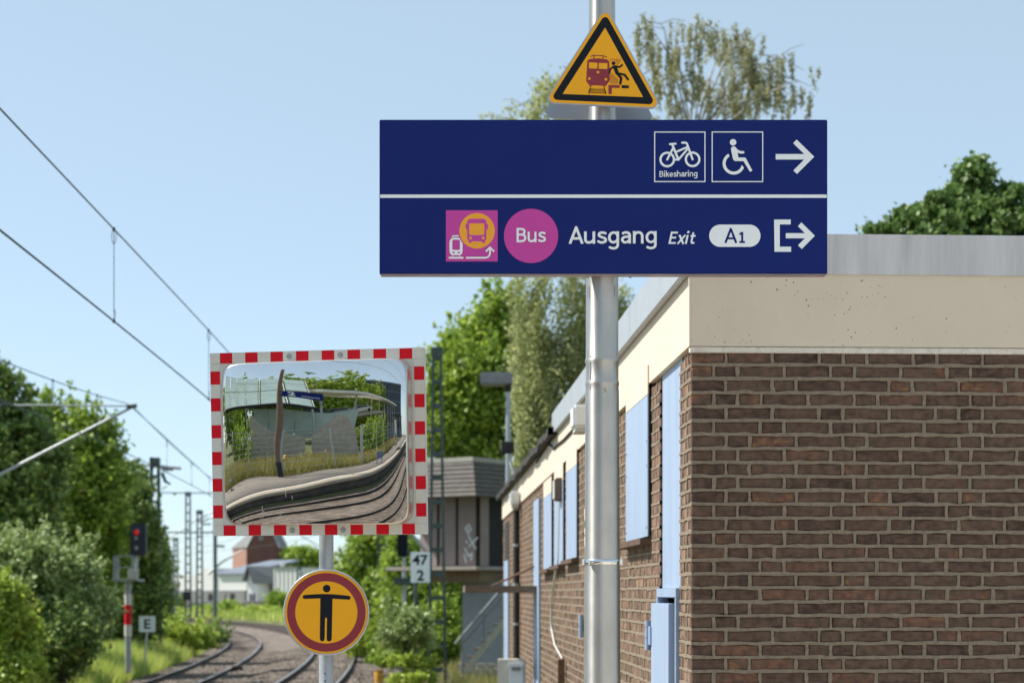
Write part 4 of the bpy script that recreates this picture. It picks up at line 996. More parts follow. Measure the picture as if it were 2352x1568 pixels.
# scratches near the lower edge
mb = MB()
for k in range(16):
    x = random.uniform(-0.42, -0.02); z = random.uniform(-0.385, -0.33) if k > 2 else random.uniform(-0.36, -0.24)
    a = random.uniform(-0.6, 0.6) if k > 2 else 1.6; L_ = random.uniform(0.015, 0.05); q = []
    for s in range(6):
        xx = x + L_ * s / 5 * math.cos(a) ; zz = z + L_ * s / 5 * math.sin(a) + 0.006 * math.sin(s * 1.1 + k); q.append((xx, dome(xx, zz) - 0.0007, zz))
    mb.tube(q, 0.0008, 5)
mb.build('scratches', m_graf, glass, world=False, kind='stuff')
mb = MB(); mb.bar((MPX, MY - 0.005, MC.z - 0.30), (MPX, MY - 0.005, MC.z + 0.25), 0.06, 0.05); mb.build('bracket', m_steel, mir)

# ------------------------------------------------------------------ plants
def unit(v): return v / np.maximum(1e-9, np.linalg.norm(v, axis=1, keepdims=True))
def leaf_quads(C, size, asp=0.55, nrm_bias=(0, 0, 0.5), down=0.0, szvar=0.4):
    """diamond leaves at centres C"""
    n = len(C); a = rng.normal(size=(n, 3)); a[:, 2] -= down; a = unit(a)
    nr = unit(rng.normal(size=(n, 3)) + np.array(nrm_bias)); b = unit(np.cross(nr, a)); s = (size * rng.uniform(1 - szvar, 1 + szvar, n))[:, None]
    fold = np.cross(a, b) * s * 0.18
    V = np.stack([C + a * s, C + b * s * asp + fold, C - a * s * 0.8, C - b * s * asp + fold], axis=1).reshape(-1, 3)
    F = np.arange(n * 4).reshape(-1, 4)
    return V, F

def blob_points(blobs, n_cl, per, crad, flat=0.7, shell=0.45):
    """leaf centres in clumps spread through ellipsoids (cx,cy,cz,rx,ry,rz)"""
    vol = np.array([b[3] * b[4] * b[5] for b in blobs]) ** 0.67; pr_ = vol / vol.sum()
    idx = rng.choice(len(blobs), n_cl, p=pr_); B = np.array(blobs)[idx]
    d = unit(rng.normal(size=(n_cl, 3))); rad = rng.uniform(shell, 1.0, n_cl)[:, None] ** 0.6
    cc = B[:, :3] + d * rad * B[:, 3:6]
    out_ = rng.random(n_cl) < 0.26; cc[out_] = B[out_, :3] + d[out_] * rng.uniform(1.0, 1.28, out_.sum())[:, None] * B[out_, 3:6]
    cr = crad * rng.uniform(0.6, 1.4, n_cl); cr[out_] *= 0.6
    P = np.repeat(cc, per, axis=0) + rng.normal(size=(n_cl * per, 3)) * np.repeat(cr, per)[:, None] * np.array([0.6, 0.6, 0.6 * flat])
    return P, cc

def px_blobs(lst, Y, dr=1.0):
    """blobs given as picture centre and radii (px) at depth Y"""
    out = []
    for (px, py, rx, ry) in lst:
        c = W(px, py, Y); k = Y / FPX; out.append((c.x, Y + random.uniform(-0.5, 0.5), c.z, rx * k, rx * k * dr, ry * k))
    return out

def tree(name, label, cat, base, blobs, n_cl, per, crad, leaf, mat, bark, trunk_r=0.18, limbs=7, group=None, asp=0.55, flat=0.7, sprig=True):
    t = thing(name, base, label, cat, group=group)
    P, cc = blob_points(blobs, n_cl, per, crad, flat)
    P = P[P[:, 2] > base[2] + 0.02]
    cen_ = np.array([np.mean([q[k] for q in blobs]) for k in range(3)]); k_ = rng.integers(0, len(cc), max(20, int(n_cl * 0.7))); q0 = cc[k_]; q0 = q0[q0[:, 2] > cen_[2] - 0.5]
    dr_ = unit(unit(q0 - cen_) * 0.6 + np.array([0, 0, 0.75]) + rng.normal(size=q0.shape) * 0.35); ln_ = crad * rng.uniform(1.2, 3.2, len(q0)); u_ = rng.random((len(q0), 26)) ** 0.8
    SP = (q0[:, None, :] + dr_[:, None, :] * (u_ * ln_[:, None])[..., None] + rng.normal(size=(len(q0), 26, 3)) * leaf * (1.15 - 0.75 * u_)[..., None]).reshape(-1, 3)
    if sprig: P = np.concatenate([P, SP])
    P = P[P[:, 2] > base[2] + 0.02]
    V, F = leaf_quads(P, leaf, asp)
    fast_mesh('crown', V, F, mat, t)
    mb = MB(); b = Vector(base); top = Vector(np.mean(cc, axis=0)); top.z = max(top.z, b.z + 0.5)
    mid = b.lerp(top, 0.5) + Vector((random.uniform(-.2, .2), random.uniform(-.2, .2), 0))
    mb.tube([b - Vector((0, 0, 0.15)), b.lerp(mid, 0.5), mid, top], [trunk_r, trunk_r * 0.85, trunk_r * 0.65, trunk_r * 0.3], 8)
    order = rng.permutation(len(cc))[:limbs * 3]
    for i, k in enumerate(order):
        e = Vector(cc[k]); s = b.lerp(top, random.uniform(0.35, 0.9)); m = s.lerp(e, 0.5) + Vector((0, 0, 0.12 * (e - s).length))
        mb.tube([s, m, e], [trunk_r * 0.38, trunk_r * 0.2, trunk_r * 0.06], 5, cap=False)
    mb.build('trunk', bark, t)
    return t

def strands(starts, L, dens, leaf, spread, sway=0.09):
    """leaves on hanging shoots"""
    C = []; 
    for p, l in zip(starts, L):
        n = max(4, int(l * dens)); s = np.linspace(0, 1, n) ** 0.85
        sx, sy = rng.normal(size=2) * sway * l
        q = np.stack([p[0] + sx * s ** 2, p[1] + sy * s ** 2, p[2] - l * s], axis=1) + rng.normal(size=(n, 3)) * spread
        C.append(q)
    return np.concatenate(C)

def birch(label, base, limb_px, Y, leaf, per_m, strand_l, n_extra, trunk_r, seed, spread=0.07, sub=7, mat=None):
    rnd = random.Random(seed)
    t = thing('birch_tree', base, label, 'tree', group='weeping birches')
    mb = MB(); b = Vector(base); starts = []; Ls = []
    for (sx, sy, ex, ey) in limb_px:
        s = W(sx, sy, Y); e = W(ex, ey, Y + rnd.uniform(-1.6, 1.6)); m = s.lerp(e, 0.6) + Vector((rnd.uniform(-.3, .3), rnd.uniform(-.3, .3), rnd.uniform(0.3, 0.8)))
        side = Vector((e.x - s.x, e.y - s.y, 0)) * 0.16; e = e + side - Vector((0, 0, 0.12)); pts = [s, s.lerp(m, 0.5) - side * 0.4, m, m.lerp(e, 0.5) + Vector((0, 0, 0.30)), e]; ln = (e - s).length
        mb.tube(pts, [0.011 * ln * 0.5 + 0.012, 0.008 * ln * 0.5 + 0.012, 0.02, 0.014, 0.006], 6, cap=False)
        for q in range(int(sub * ln)):
            u = rnd.uniform(0.3, 1.0); i = min(3, int(u * 4)); p = pts[i].lerp(pts[i + 1], u * 4 - i)
            # side twig then the hanging shoot
            d = Vector((rnd.gauss(0, 1), rnd.gauss(0, 1), rnd.uniform(-0.2, 0.5))).normalized() * rnd.uniform(0.15, 0.9) * (0.35 + 0.2 * ln)
            w = p + d
            if rnd.random() < 0.5: mb.tube([p, p.lerp(w, 0.5) + Vector((0, 0, 0.08)), w], [0.014, 0.010, 0.005], 4, cap=False)
            for k in range(rnd.choice((1, 2, 2, 3))):
                z = p.lerp(w, rnd.uniform(0.4, 1.0)); starts.append((z.x + rnd.gauss(0, .06), z.y + rnd.gauss(0, .06), z.z)); Ls.append(rnd.uniform(0.4, 1.0) * strand_l)
    top = W(*limb_px[0][:2], Y)
    mb.tube([b - Vector((0, 0, .2)), b.lerp(top, 0.4), top], [trunk_r, trunk_r * 0.8, trunk_r * 0.5], 10)
    mb.build('trunk', m_birchbark, t)
    if n_extra:
        blobs, n = n_extra
        vol = np.array([q[3] * q[4] * q[5] for q in blobs]); idx = rng.choice(len(blobs), n, p=vol / vol.sum()); B = np.array(blobs)[idx]
        d = unit(rng.normal(size=(n, 3))) * rng.uniform(0.3, 1, n)[:, None] ** 0.5
        ex = B[:, :3] + d * B[:, 3:6]; starts += [tuple(v) for v in ex]; Ls += list(rng.uniform(0.5, 1.0, n) * strand_l * 1.3)
    C = strands(starts, Ls, per_m, leaf, spread)
    V, F = leaf_quads(C, leaf, 0.6, (0, 0, 0.2), down=0.8)
    fast_mesh('crown', V, F, mat or m_leaf_birch, t)
    return t

BIY = 50.0
birch('tall sparse weeping birch whose top shows right of the yellow triangle', (W(1600, 0, BIY).x, BIY, 0.0),
      [(1585, 330, 1600, 45), (1585, 330, 1490, 80), (1590, 330, 1525, 45), (1595, 320, 1650, 60), (1600, 320, 1715, 90), (1600, 330, 1760, 125), (1610, 340, 1815, 150), (1580, 340, 1475, 170), (1590, 330, 1570, 110), (1600, 330, 1690, 165), (1610, 340, 1760, 220), (1570, 350, 1520, 190), (1610, 350, 1820, 230), (1585, 400, 1640, 180), (1560, 420, 1470, 280), (1610, 330, 1790, 180), (1605, 330, 1740, 150), (1600, 320, 1700, 65), (1612, 330, 1830, 190)],
      BIY, 0.043, 105, 0.85, None, 0.17, 3, 0.036, 2.6)
BAY = 46.0
birch('dense weeping birch behind the brick building, left of the pole', (W(1390, 0, BAY).x, BAY, 0.0),
      [(1350, 500, 1300, 140), (1350, 500, 1235, 190), (1345, 520, 1190, 235), (1345, 520, 1165, 265), (1355, 500, 1330, 210), (1345, 560, 1270, 240), (1350, 540, 1420, 260), (1340, 640, 1200, 520), (1340, 640, 1215, 640), (1350, 640, 1450, 560)],
      BAY, 0.046, 85, 0.8, (px_blobs([(1300, 700, 115, 110), (1310, 900, 130, 160), (1225, 840, 70, 140), (1205, 960, 50, 90), (1400, 760, 90, 150), (1260, 1010, 90, 90), (1390, 950, 110, 140), (1130, 1030, 30, 20), (1175, 1080, 45, 25), (1200, 640, 45, 70)], BAY, 0.4), 800), 0.2, 11, 0.085, 3.2, m_leaf_birch_dense)

GTY = 63.0
tree('leafy_tree', 'fresh green broadleaf tree above the shingled signal box roof', 'tree', (W(1100, 0, GTY).x, GTY, 0.0),
     px_blobs([(1150, 800, 62, 60), (1100, 740, 34, 34), (1148, 720, 30, 26), (1070, 790, 38, 24), (1045, 830, 40, 34), (1110, 860, 70, 46), (1040, 905, 45, 50), (1090, 940, 80, 60), (1020, 960, 36, 60), (1060, 1010, 85, 55), (1170, 900, 60, 120)], GTY),
     420, 130, 0.42, 0.105, m_leaf_green, m_bark, 0.2, 9)
MPY = 34.0
tree('maple_tree', 'dense dark green maple rising behind the zinc roof cap at the right', 'tree', (W(2240, 0, MPY).x, MPY, 0.0),
     px_blobs([(2240, 420, 34, 40), (2205, 455, 30, 40), (2300, 470, 40, 50), (2240, 500, 70, 60), (2160, 510, 50, 50), (2090, 530, 50, 40), (2050, 545, 35, 30), (2330, 500, 60, 60), (2180, 600, 160, 120), (2330, 620, 150, 160), (2420, 520, 60, 90)], MPY),
     520, 120, 0.20, 0.058, m_leaf_maple, m_bark, 0.22, 8, asp=0.8, sprig=False)

# left-hand wood
tree('leafy_tree', 'tall dark tree at the left edge of the picture', 'tree', (W(-10, 0, 52).x, 52, -0.05),
     px_blobs([(-20, 900, 55, 60), (20, 1000, 75, 90), (-40, 1100, 90, 120), (50, 1120, 90, 110), (30, 1260, 100, 110), (5, 880, 22, 34), (60, 1400, 110, 100)], 52), 330, 130, 0.36, 0.095, m_leaf_dark, m_bark, 0.2, 9)
tree('leafy_tree', 'bright green tree rising behind the catenary bracket', 'tree', (W(170, 0, 60).x, 60, -0.05),
     px_blobs([(100, 985, 55, 50), (75, 1010, 55, 70), (165, 1010, 48, 46), (205, 1030, 40, 60), (150, 1110, 95, 90), (220, 1120, 65, 90), (120, 1230, 120, 110), (210, 1250, 85, 120), (100, 930, 16, 24), (130, 950, 20, 18), (200, 985, 16, 20)], 60), 430, 120, 0.40, 0.095, m_leaf_green, m_bark, 0.2, 9)
tree('leafy_tree', 'dark rounded tree behind the red railway signal', 'tree', (W(270, 0, 70).x, 70, -0.05),
     px_blobs([(270, 1130, 48, 60), (300, 1170, 42, 80), (260, 1250, 85, 100), (310, 1270, 36, 110), (240, 1360, 100, 90), (320, 1380, 45, 80)], 70), 380, 130, 0.42, 0.10, m_leaf_dark, m_bark, 0.2, 9)
tree('leafy_tree', 'dark tree behind the lattice mast, rightmost of the left hand wood', 'tree', (W(352, 0, 92).x, 92, -0.05),
     px_blobs([(344, 1240, 20, 50), (354, 1290, 20, 60), (345, 1360, 28, 70), (366, 1275, 10, 24), (366, 1390, 14, 44)], 92), 130, 120, 0.42, 0.12, m_leaf_dark, m_bark, 0.16, 6)
tree('elder_bush', 'large pale blossoming bush at the lower left', 'bush', (W(90, 0, 47).x, 47, -0.05),
     px_blobs([(30, 1290, 55, 60), (95, 1300, 55, 60), (150, 1300, 55, 55), (60, 1370, 80, 80), (160, 1370, 65, 70), (200, 1410, 50, 50), (30, 1440, 70, 70), (60, 1530, 110, 40)], 47), 340, 110, 0.26, 0.07, m_leaf_pale, m_bark, 0.1, 6)
tree('leafy_bush', 'yellow green bush in the lower left corner', 'bush', (W(20, 0, 42).x, 42, -0.05),
     px_blobs([(10, 1400, 40, 60), (30, 1460, 45, 50), (0, 1520, 60, 40), (60, 1540, 40, 26)], 42), 130, 110, 0.22, 0.07, m_leaf_lime, m_bark, 0.08, 5)
tree('leafy_bush', 'dark shaded bush under the left hand trees', 'bush', (W(150, 0, 45.5).x, 45.5, -0.05),
     px_blobs([(110, 1460, 60, 36), (170, 1465, 46, 34), (70, 1510, 60, 40), (130, 1510, 50, 30), (60, 1550, 70, 26)], 45.5), 200, 110, 0.26, 0.07, m_leaf_dark, m_bark, 0.08, 5)
tree('young_maple', 'young lime green sapling beside the signal post', 'tree', (W(262, 0, 72).x, 72, -0.02),
     px_blobs([(265, 1375, 14, 18), (252, 1410, 24, 26), (285, 1400, 20, 26), (262, 1450, 34, 32), (305, 1420, 14, 30), (300, 1470, 26, 20)], 72), 110, 90, 0.22, 0.085, m_leaf_lime, m_bark, 0.05, 6)
tree('leafy_bush', 'light green bush right of the lattice mast beside the rails', 'bush', (W(415, 0, 78).x, 78, -0.1),
     px_blobs([(400, 1465, 44, 30), (445, 1472, 34, 24), (375, 1450, 30, 34)], 78), 140, 100, 0.3, 0.085, m_leaf_lime, m_bark, 0.06, 5)
tree('leafy_bush', 'small dark green bush on the inside of the bend', 'bush', (W(492, 0, 95).x, 95, -0.3),
     px_blobs([(492, 1462, 20, 16), (475, 1456, 14, 14)], 95), 70, 90, 0.3, 0.085, m_leaf_dark, m_bark, 0.06, 4)
# right-hand greenery
tree('leafy_tree', 'bright green tree beyond the round yellow sign', 'tree', (W(870, 0, 105).x, 105, -0.02),
     px_blobs([(850, 1260, 30, 36), (890, 1270, 40, 60), (830, 1320, 40, 50), (890, 1370, 60, 70), (840, 1400, 40, 50), (790, 1400, 26, 40)], 105), 330, 120, 0.55, 0.15, m_leaf_green, m_bark, 0.2, 7)
tree('leafy_tree', 'dark green tree half hidden behind the hectometre board', 'tree', (W(940, 0, 82).x, 82, -0.02),
     px_blobs([(930, 1310, 34, 70), (960, 1360, 50, 60), (1000, 1400, 50, 60), (920, 1420, 40, 50), (1030, 1370, 30, 70)], 82), 330, 120, 0.42, 0.12, m_leaf_green, m_bark, 0.16, 7)
tree('elder_bush', 'pale grey green bush below the hectometre board', 'bush', (W(940, 0, 43.6).x, 43.6, 0.0),
     px_blobs([(925, 1425, 24, 20), (955, 1432, 26, 22), (935, 1455, 36, 22), (905, 1462, 22, 18), (965, 1470, 20, 20)], 43.6), 110, 90, 0.16, 0.055, m_leaf_pale, m_bark, 0.05, 5)
tree('scrub', 'low lime green scrub in front of the lattice mast foot', 'bush', (W(930, 0, 43.0).x, 43.0, 0.0),
     px_blobs([(925, 1515, 30, 10), (960, 1525, 30, 10), (940, 1555, 40, 12), (975, 1555, 24, 10), (915, 1562, 20, 8)], 43.0), 70, 50, 0.10, 0.05, m_leaf_lime, m_bark, 0.03, 4, sprig=False)
tree('leafy_bush', 'lush green bush between the lattice mast and the grey stairs', 'bush', (W(1000, 0, 57).x, 57, 0.0),
     px_blobs([(1005, 1460, 36, 40), (980, 1510, 40, 24), (1030, 1500, 16, 30), (905, 1515, 50, 22), (1015, 1420, 26, 30)], 57), 190, 110, 0.25, 0.075, m_leaf_green, m_bark, 0.07, 5)
tree('leafy_bush', 'low green bush at the right of the rails beyond the yellow marker', 'bush', (W(860, 0, 66).x, 66, 0.0),
     px_blobs([(860, 1470, 28, 20), (830, 1482, 26, 16), (890, 1490, 30, 20)], 66), 110, 100, 0.25, 0.08, m_leaf_lime, m_bark, 0.05, 4)
# far shrubs along the bend
for i, (px, py, rx, ry, Y, mt, lab) in enumerate((
        (520, 1405, 26, 14, 175, m_leaf_green, 'low green shrub left of the round sign along the far bend'),
        (590, 1412, 44, 12, 168, m_leaf_lime, 'long pale green shrub strip beyond the outer rail'),
        (640, 1392, 18, 26, 172, m_leaf_green, 'upright green shrub just left of the round sign'),
        (470, 1408, 30, 10, 190, m_leaf_lime, 'low shrub in front of the graffiti wall'),
        (680, 1418, 30, 22, 160, m_leaf_green, 'green shrub half hidden by the round sign'))):
    tree('far_shrub', lab, 'shrub', (W(px, 0, Y).x, Y, -0.02), px_blobs([(px, py, rx, ry), (px - rx * 0.5, py + ry * 0.3, rx * 0.6, ry * 0.7)], Y), 90, 80, 0.5, 0.2, mt, m_bark, 0.1, 4, group='shrubs along the far bend', sprig=False)
tree('far_tree', 'rounded far tree crown right of the red brick mill', 'tree', (W(700, 0, 330).x, 330, 0.0), px_blobs([(690, 1280, 26, 16), (715, 1285, 24, 14), (735, 1290, 20, 12)], 330), 150, 90, 1.1, 0.45, m_leaf_green, m_bark, 0.4, 5, sprig=False)
tree('far_tree', 'dark far shrub at the left end of the white hall', 'tree', (W(395, 0, 210).x, 210, 0.0), px_blobs([(392, 1390, 12, 22), (405, 1400, 12, 14)], 210), 60, 80, 0.6, 0.3, m_leaf_dark, m_bark, 0.2, 4, sprig=False)

def grass(name, n, region, hmin, hmax, mat, label=None, width=0.012, zf=None):
    """upright blades; region() returns x,y arrays"""
    x, y = region(n); z = zf(x, y) if zf else np.zeros(len(x)); n = len(x)
    h = rng.uniform(hmin, hmax, n); a = rng.uniform(0, math.pi * 2, n); w = width * rng.uniform(0.6, 1.6, n)
    lx, ly = rng.normal(size=n) * 0.3 * h, rng.normal(size=n) * 0.3 * h
    b0 = np.stack([x - np.cos(a) * w, y - np.sin(a) * w, z - 0.03], 1); b1 = np.stack([x + np.cos(a) * w, y + np.sin(a) * w, z - 0.03], 1)
    t = np.stack([x + lx, y + ly, z + h], 1)
    V = np.stack([b0, b1, t], 1).reshape(-1, 3); F = np.arange(n * 3).reshape(-1, 3)
    o = fast_mesh(name, V, F, mat); tag(o, label, 'grass', kind='stuff'); return o
cRv = lambda y: np.interp(y, _Y, _X)
def reg_left(n):
    y = 36 + 64 * rng.random(n) ** 1.2; o = -5.75 - 9 * rng.random(n) ** 1.4; return cRv(y) + o, y
def zg(x, y):
    o = x - cRv(y); return np.where(o > 2.6, -0.55 + 0.55 * np.clip((o - 2.6) / 1.2, 0, 1), -0.55 + 0.5 * np.clip((-5.9 - o) / 1.2, 0, 1))
grass('verge_grass', 110000, reg_left, 0.2, 0.75, m_grass, 'tall yellow green grass on the left verge of the tracks', 0.018, zg)
def reg_right(n):
    y = 36 + 60 * rng.random(n) ** 1.2; o = 2.6 + 5.5 * rng.random(n); return cRv(y) + o, y
grass('path_grass', 36000, reg_right, 0.08, 0.38, m_grass_dry, 'short patchy grass between the rails and the signal box', 0.016, zg)
def reg_far(n):
    y = 120 + 110 * rng.random(n); o = 3.2 + 40 * rng.random(n); return cRv(y) + o, y
grass('meadow_grass', 26000, reg_far, 0.3, 0.9, m_grass, 'far meadow grass along the outside of the bend', 0.06)

# ------------------------------------------------------------------ catenary masts, wires and signals
def lattice_mast(label, X, Y, z0, z1, wb, wt, nb, mat=None, leg=0.07, batt=0.09, group=None, foot=True, name='lattice_mast'):
    mat = mat or m_green_steel
    t = thing(name, (X, Y, z0), label, 'mast', group=group)
    def wz(z): return wb + (wt - wb) * (z - z0) / (z1 - z0)
    for sx in (-1, 1):
        for sy in (-1, 1):
            MB().bar((X + sx * wb / 2, Y + sy * wb / 2, z0), (X + sx * wt / 2, Y + sy * wt / 2, z1), leg, leg).build('leg', mat, t)
    for k in range(nb):
        z = z0 + (z1 - z0) * (k + 0.6) / nb; w = wz(z) / 2; mb = MB()
        for sy in (-1, 1): mb.bar((X - w, Y + sy * (w + leg * .3), z), (X + w, Y + sy * (w + leg * .3), z), 0.02, batt)
        for sx in (-1, 1): mb.bar((X + sx * (w + leg * .3), Y - w, z), (X + sx * (w + leg * .3), Y + w, z), 0.02, batt)
        mb.build('batten', mat, t)
    MB().box(X - wt / 2 - 0.05, X + wt / 2 + 0.05, Y - wt / 2 - 0.05, Y + wt / 2 + 0.05, z1 - 0.22, z1 + 0.02).build('head_plate', mat, t)
    if foot:
        mb = MB()
        for sx in (-1, 1):
            mb.bar((X + sx * wb / 2, Y, z0 + 0.35), (X + sx * (wb / 2 + 0.16), Y, z0 - 0.05), 0.05)
            mb.bar((X - sx * wb / 2, Y - wb / 2 - 0.05, z0 + 0.4), (X + sx * wb * 0.4, Y - wb / 2 - 0.05, z0), 0.04)
        mb.box(X - wb / 2 - 0.2, X + wb / 2 + 0.2, Y - wb / 2 - 0.2, Y + wb / 2 + 0.2, z0 - 0.3, z0 - 0.02); mb.build('footing', m_concrete, t)
    return t
Y1 = 46.0; xm = W(1004, 0, Y1).x
mast1 = lattice_mast('green lattice mast standing right of the convex mirror', xm, Y1, 0.0, W(0, 800, Y1).z, 0.40, 0.17, 14, leg=0.055, batt=0.10)
xr_ = cR(Y1)
zc_ = EYE + 3.3
mb = MB()
mb.tube([(xm - 0.1, Y1, W(0, 988, Y1).z), (xr_ + 0.2, Y1, W(0, 988, Y1).z + 0.25)], 0.03, 8); mb.tube([(xm - 0.15, Y1, W(0, 1280, Y1).z), (xr_ + 0.1, Y1, EYE + 4.55)], 0.035, 8)
mb.tube([(xr_ + 1.4, Y1, zc_ + 0.35), (xr_, Y1, zc_ + 0.03)], 0.02, 6); mb.tube([(xr_ + 1.7, Y1, EYE + 1.9), (xr_ + 1.2, Y1, zc_ + 0.4)], 0.02, 6); mb.build('cantilever', m_steel, mast1)
mb = MB(); 
for zz in (W(0, 988, Y1).z, W(0, 1280, Y1).z):
    for k in range(5): mb.lathe([(0.03, 0), (0.055, 0.02), (0.03, 0.04)], (xm - 0.22 - 0.05 * k, Y1, zz - 0.02), 10)
mb.build('insulator', m_rust, mast1)

Y2 = 45.5
XL = -12.75
mast2 = lattice_mast('green lattice mast just outside the left edge holding the slanted bracket', XL, Y2, -0.05, 8.2, 0.40, 0.18, 14)
tip = W(305, 934, Y2); low = W(0, 1090, Y2)
dirn = (low - tip).normalized()
mb = MB(); mb.tube([tip, low, low + dirn * 0.35], [0.032, 0.042, 0.042], 10); mb.build('bracket_tube', m_steel, mast2)
q0 = low + dirn * 0.35; mb = MB(); mb.tube([q0, (XL + 0.15, Y2, q0.z - 0.2)], 0.06, 10); mb.build('insulator', m_rust, mast2)
mb = MB(); mb.tube([tip + Vector((0, 0, 0.02)), W(115, 930.5, Y2), (XL + 0.1, Y2, W(0, 930, Y2).z)], [0.02, 0.024, 0.024], 8); mb.build('top_strut', m_steel, mast2)
mb = MB(); p = W(14, 929, Y2); mb.tube([p + Vector((-0.12, 0, 0)), p + Vector((0.12, 0, 0))], 0.045, 10); mb.build('clamp', m_green_steel, mast2)
p = W(303, 934, Y2); MB().tube([p + Vector((-0.12, -0.02, 0.0)), p + Vector((0.12, -.02, 0.03))], 0.05, 8).build('clamp', m_green_steel, mast2)

Y3 = 74.0; x3 = W(356, 0, Y3).x
mast3 = lattice_mast('dark lattice mast with a long cross arm behind the signal', x3, Y3, -0.05, W(0, 1052, Y3).z, 0.42, 0.26, 15, leg=0.075)
mb = MB(); mb.tube([W(95, 1055, Y3), W(230, 1060, Y3), W(345, 1069, Y3)], 0.045, 8); mb.tube([W(345, 1069, Y3), W(416, 1075, Y3)], 0.06, 8); mb.tube([W(372, 1078, Y3), W(398, 1078, Y3)], 0.05, 8); mb.build('cross_arm', m_steel, mast3)
mb = MB(); mb.tube([W(372, 1085, Y3), W(380, 1105, Y3), W(392, 1112, Y3)], [0.07, 0.06, 0.03], 8); mb.box(W(346, 0, Y3).x, W(352, 0, Y3).x, Y3 - 0.1, Y3 + 0.1, W(0, 1078, Y3).z, W(0, 1050, Y3).z); mb.build('insulator', m_green_steel, mast3)

for i, (px, Y, ytop, wpx, lab) in enumerate(((432, 121, 1130, 10, 'tall thin lattice mast over the white hall, left of a pair'), (458.5, 112, 1172, 11, 'lattice mast in the middle distance, right of a pair over the white hall'),
                                        (404, 150, 1235, 8, 'faint far lattice mast near the end of the white hall'), (391, 170, 1262, 7, 'farthest lattice mast beside the dark trees'), (688, 150, 1300, 7, 'thin far mast before the white shed'), (877, 96, 1212, 17, 'green lattice mast among the bright trees right of the round sign'))):
    k = Y / FPX
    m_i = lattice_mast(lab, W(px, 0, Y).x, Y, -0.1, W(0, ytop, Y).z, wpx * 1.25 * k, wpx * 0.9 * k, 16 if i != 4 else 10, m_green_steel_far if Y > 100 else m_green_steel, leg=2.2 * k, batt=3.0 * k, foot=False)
    if i == 1:
        mb = MB(); mb.tube([W(458, 1200, Y), W(500, 1182, Y), W(560, 1150, Y)], 0.05, 6); mb.tube([W(462, 1203, Y), W(485, 1203, Y)], 0.06, 6); mb.build('cantilever', m_steel, m_i)
    if i == 0:
        mb = MB(); mb.tube([W(360, 1265, Y), W(392, 1235, Y), W(440, 1200, Y), W(500, 1170, Y)], 0.05, 6); mb.build('cantilever', m_steel, m_i)
        mb = MB(); mb.box(W(424, 0, Y).x, W(441, 0, Y).x, Y - 0.7, Y - 0.4, W(0, 1378, Y).z, W(0, 1358, Y).z, bev=0.05); mb.build('relay_box', m_dark, m_i)
Y4 = 118.0
pm = thing('steel_post', (W(494, 0, Y4).x, Y4, -0.1), 'dark green steel post hanging beside the mirror corner with a slanted stay', 'post')
MB().tube([(W(494, 0, Y4).x, Y4, -0.1), (W(494, 0, Y4).x, Y4, W(0, 1150, Y4).z)], 0.12, 10).build('shaft', m_green_steel_far, pm)
MB().tube([W(478, 1318, Y4), W(510, 1290, Y4), W(560, 1262, Y4)], [0.09, 0.06, 0.04], 8).build('stay', m_steel, pm)
MB().tube([W(495, 1253, Y4), W(516, 1254, Y4)], 0.08, 8).build('arm', m_steel, pm)

def sag_line(o, yA, yB, zs, n, sag, supports):
    pts = []
    for y in np.linspace(yA, yB, n):
        k = max(i for i in range(len(supports)) if supports[i] <= y + 1e-6) if y >= supports[0] else 0
        k = min(k, len(supports) - 2); u = (y - supports[k]) / (supports[k + 1] - supports[k]); x, yy = off(y, o(y) if callable(o) else o)
        pts.append(Vector((x, yy, zs - sag * 4 * u * (1 - u))))
    return pts
def overhead(label, o, zc, zm, sag, supports, yA, yB, drops):
    t = thing('overhead_line', (*off(yA, o(yA) if callable(o) else o), zc), label, 'wire', group='overhead lines above the tracks')
    pm_ = sag_line(o, yA, yB, zm, 120, sag, supports); pc = sag_line(o, yA, yB, zc, 120, 0.02, supports)
    MB().tube(pm_, 0.0095, 6).build('messenger_wire', m_wire, t); MB().tube(pc, 0.0110, 6).build('contact_wire', m_wire, t)
    for y in drops:
        k = (y - yA) / (yB - yA) * 119; i = int(k); f = k - i; a = pm_[i].lerp(pm_[i + 1], f); b = pc[i].lerp(pc[i + 1], f)
        mb = MB(); mb.tube([a, b], 0.0052, 5)
        lp = [a + Vector((0.03 * math.sin(q) , 0, -0.09 + 0.09 * math.cos(q))) for q in np.linspace(0, 2 * math.pi, 10)]
        mb.tube(lp, 0.004, 5); mb.tube([b, b + Vector((0.02, 0, 0.07)), b + Vector((0.01, 0, 0.14))], 0.004, 5); mb.box(a.x - 0.014, a.x + 0.014, a.y - 0.03, a.y + 0.03, a.z - 0.02, a.z + 0.02); mb.box(b.x - 0.014, b.x + 0.014, b.y - 0.03, b.y + 0.03, b.z - 0.018, b.z + 0.018)
        mb.build('dropper', m_wire, t)
overhead('pair of overhead wires slanting from the left edge to the convex mirror', lambda y: float(np.interp(y, [-14, 17, 36, 46, 106, 166], [0.3, -0.3, -0.62, -0.7, 0.4, -0.4])), EYE + 3.30, EYE + 4.62, 0.24, [-14, 46, 106, 166], -12, 166, [15, 23.2, 32.6, 40, 52, 60, 68, 76, 84, 92])
overhead('lower overhead wires meeting the slanted bracket above the left trees', -4.0, EYE + 3.25, EYE + 4.45, 0.62, [5.5, 45.5, 85.5, 125.5, 165.5], 6, 165, [36.4, 41, 52, 58, 64, 70, 76, 90, 98, 106])
def span(p0, p1, label, r=0.02, sagz=0.0):
    pts = [p0.lerp(p1, u) - Vector((0, 0, sagz * 4 * u * (1 - u))) for u in np.linspace(0, 1, 12)]
    o = MB().tube(pts, r, 5).build('span_wire', m_wire); tag(o, label, 'wire'); return o
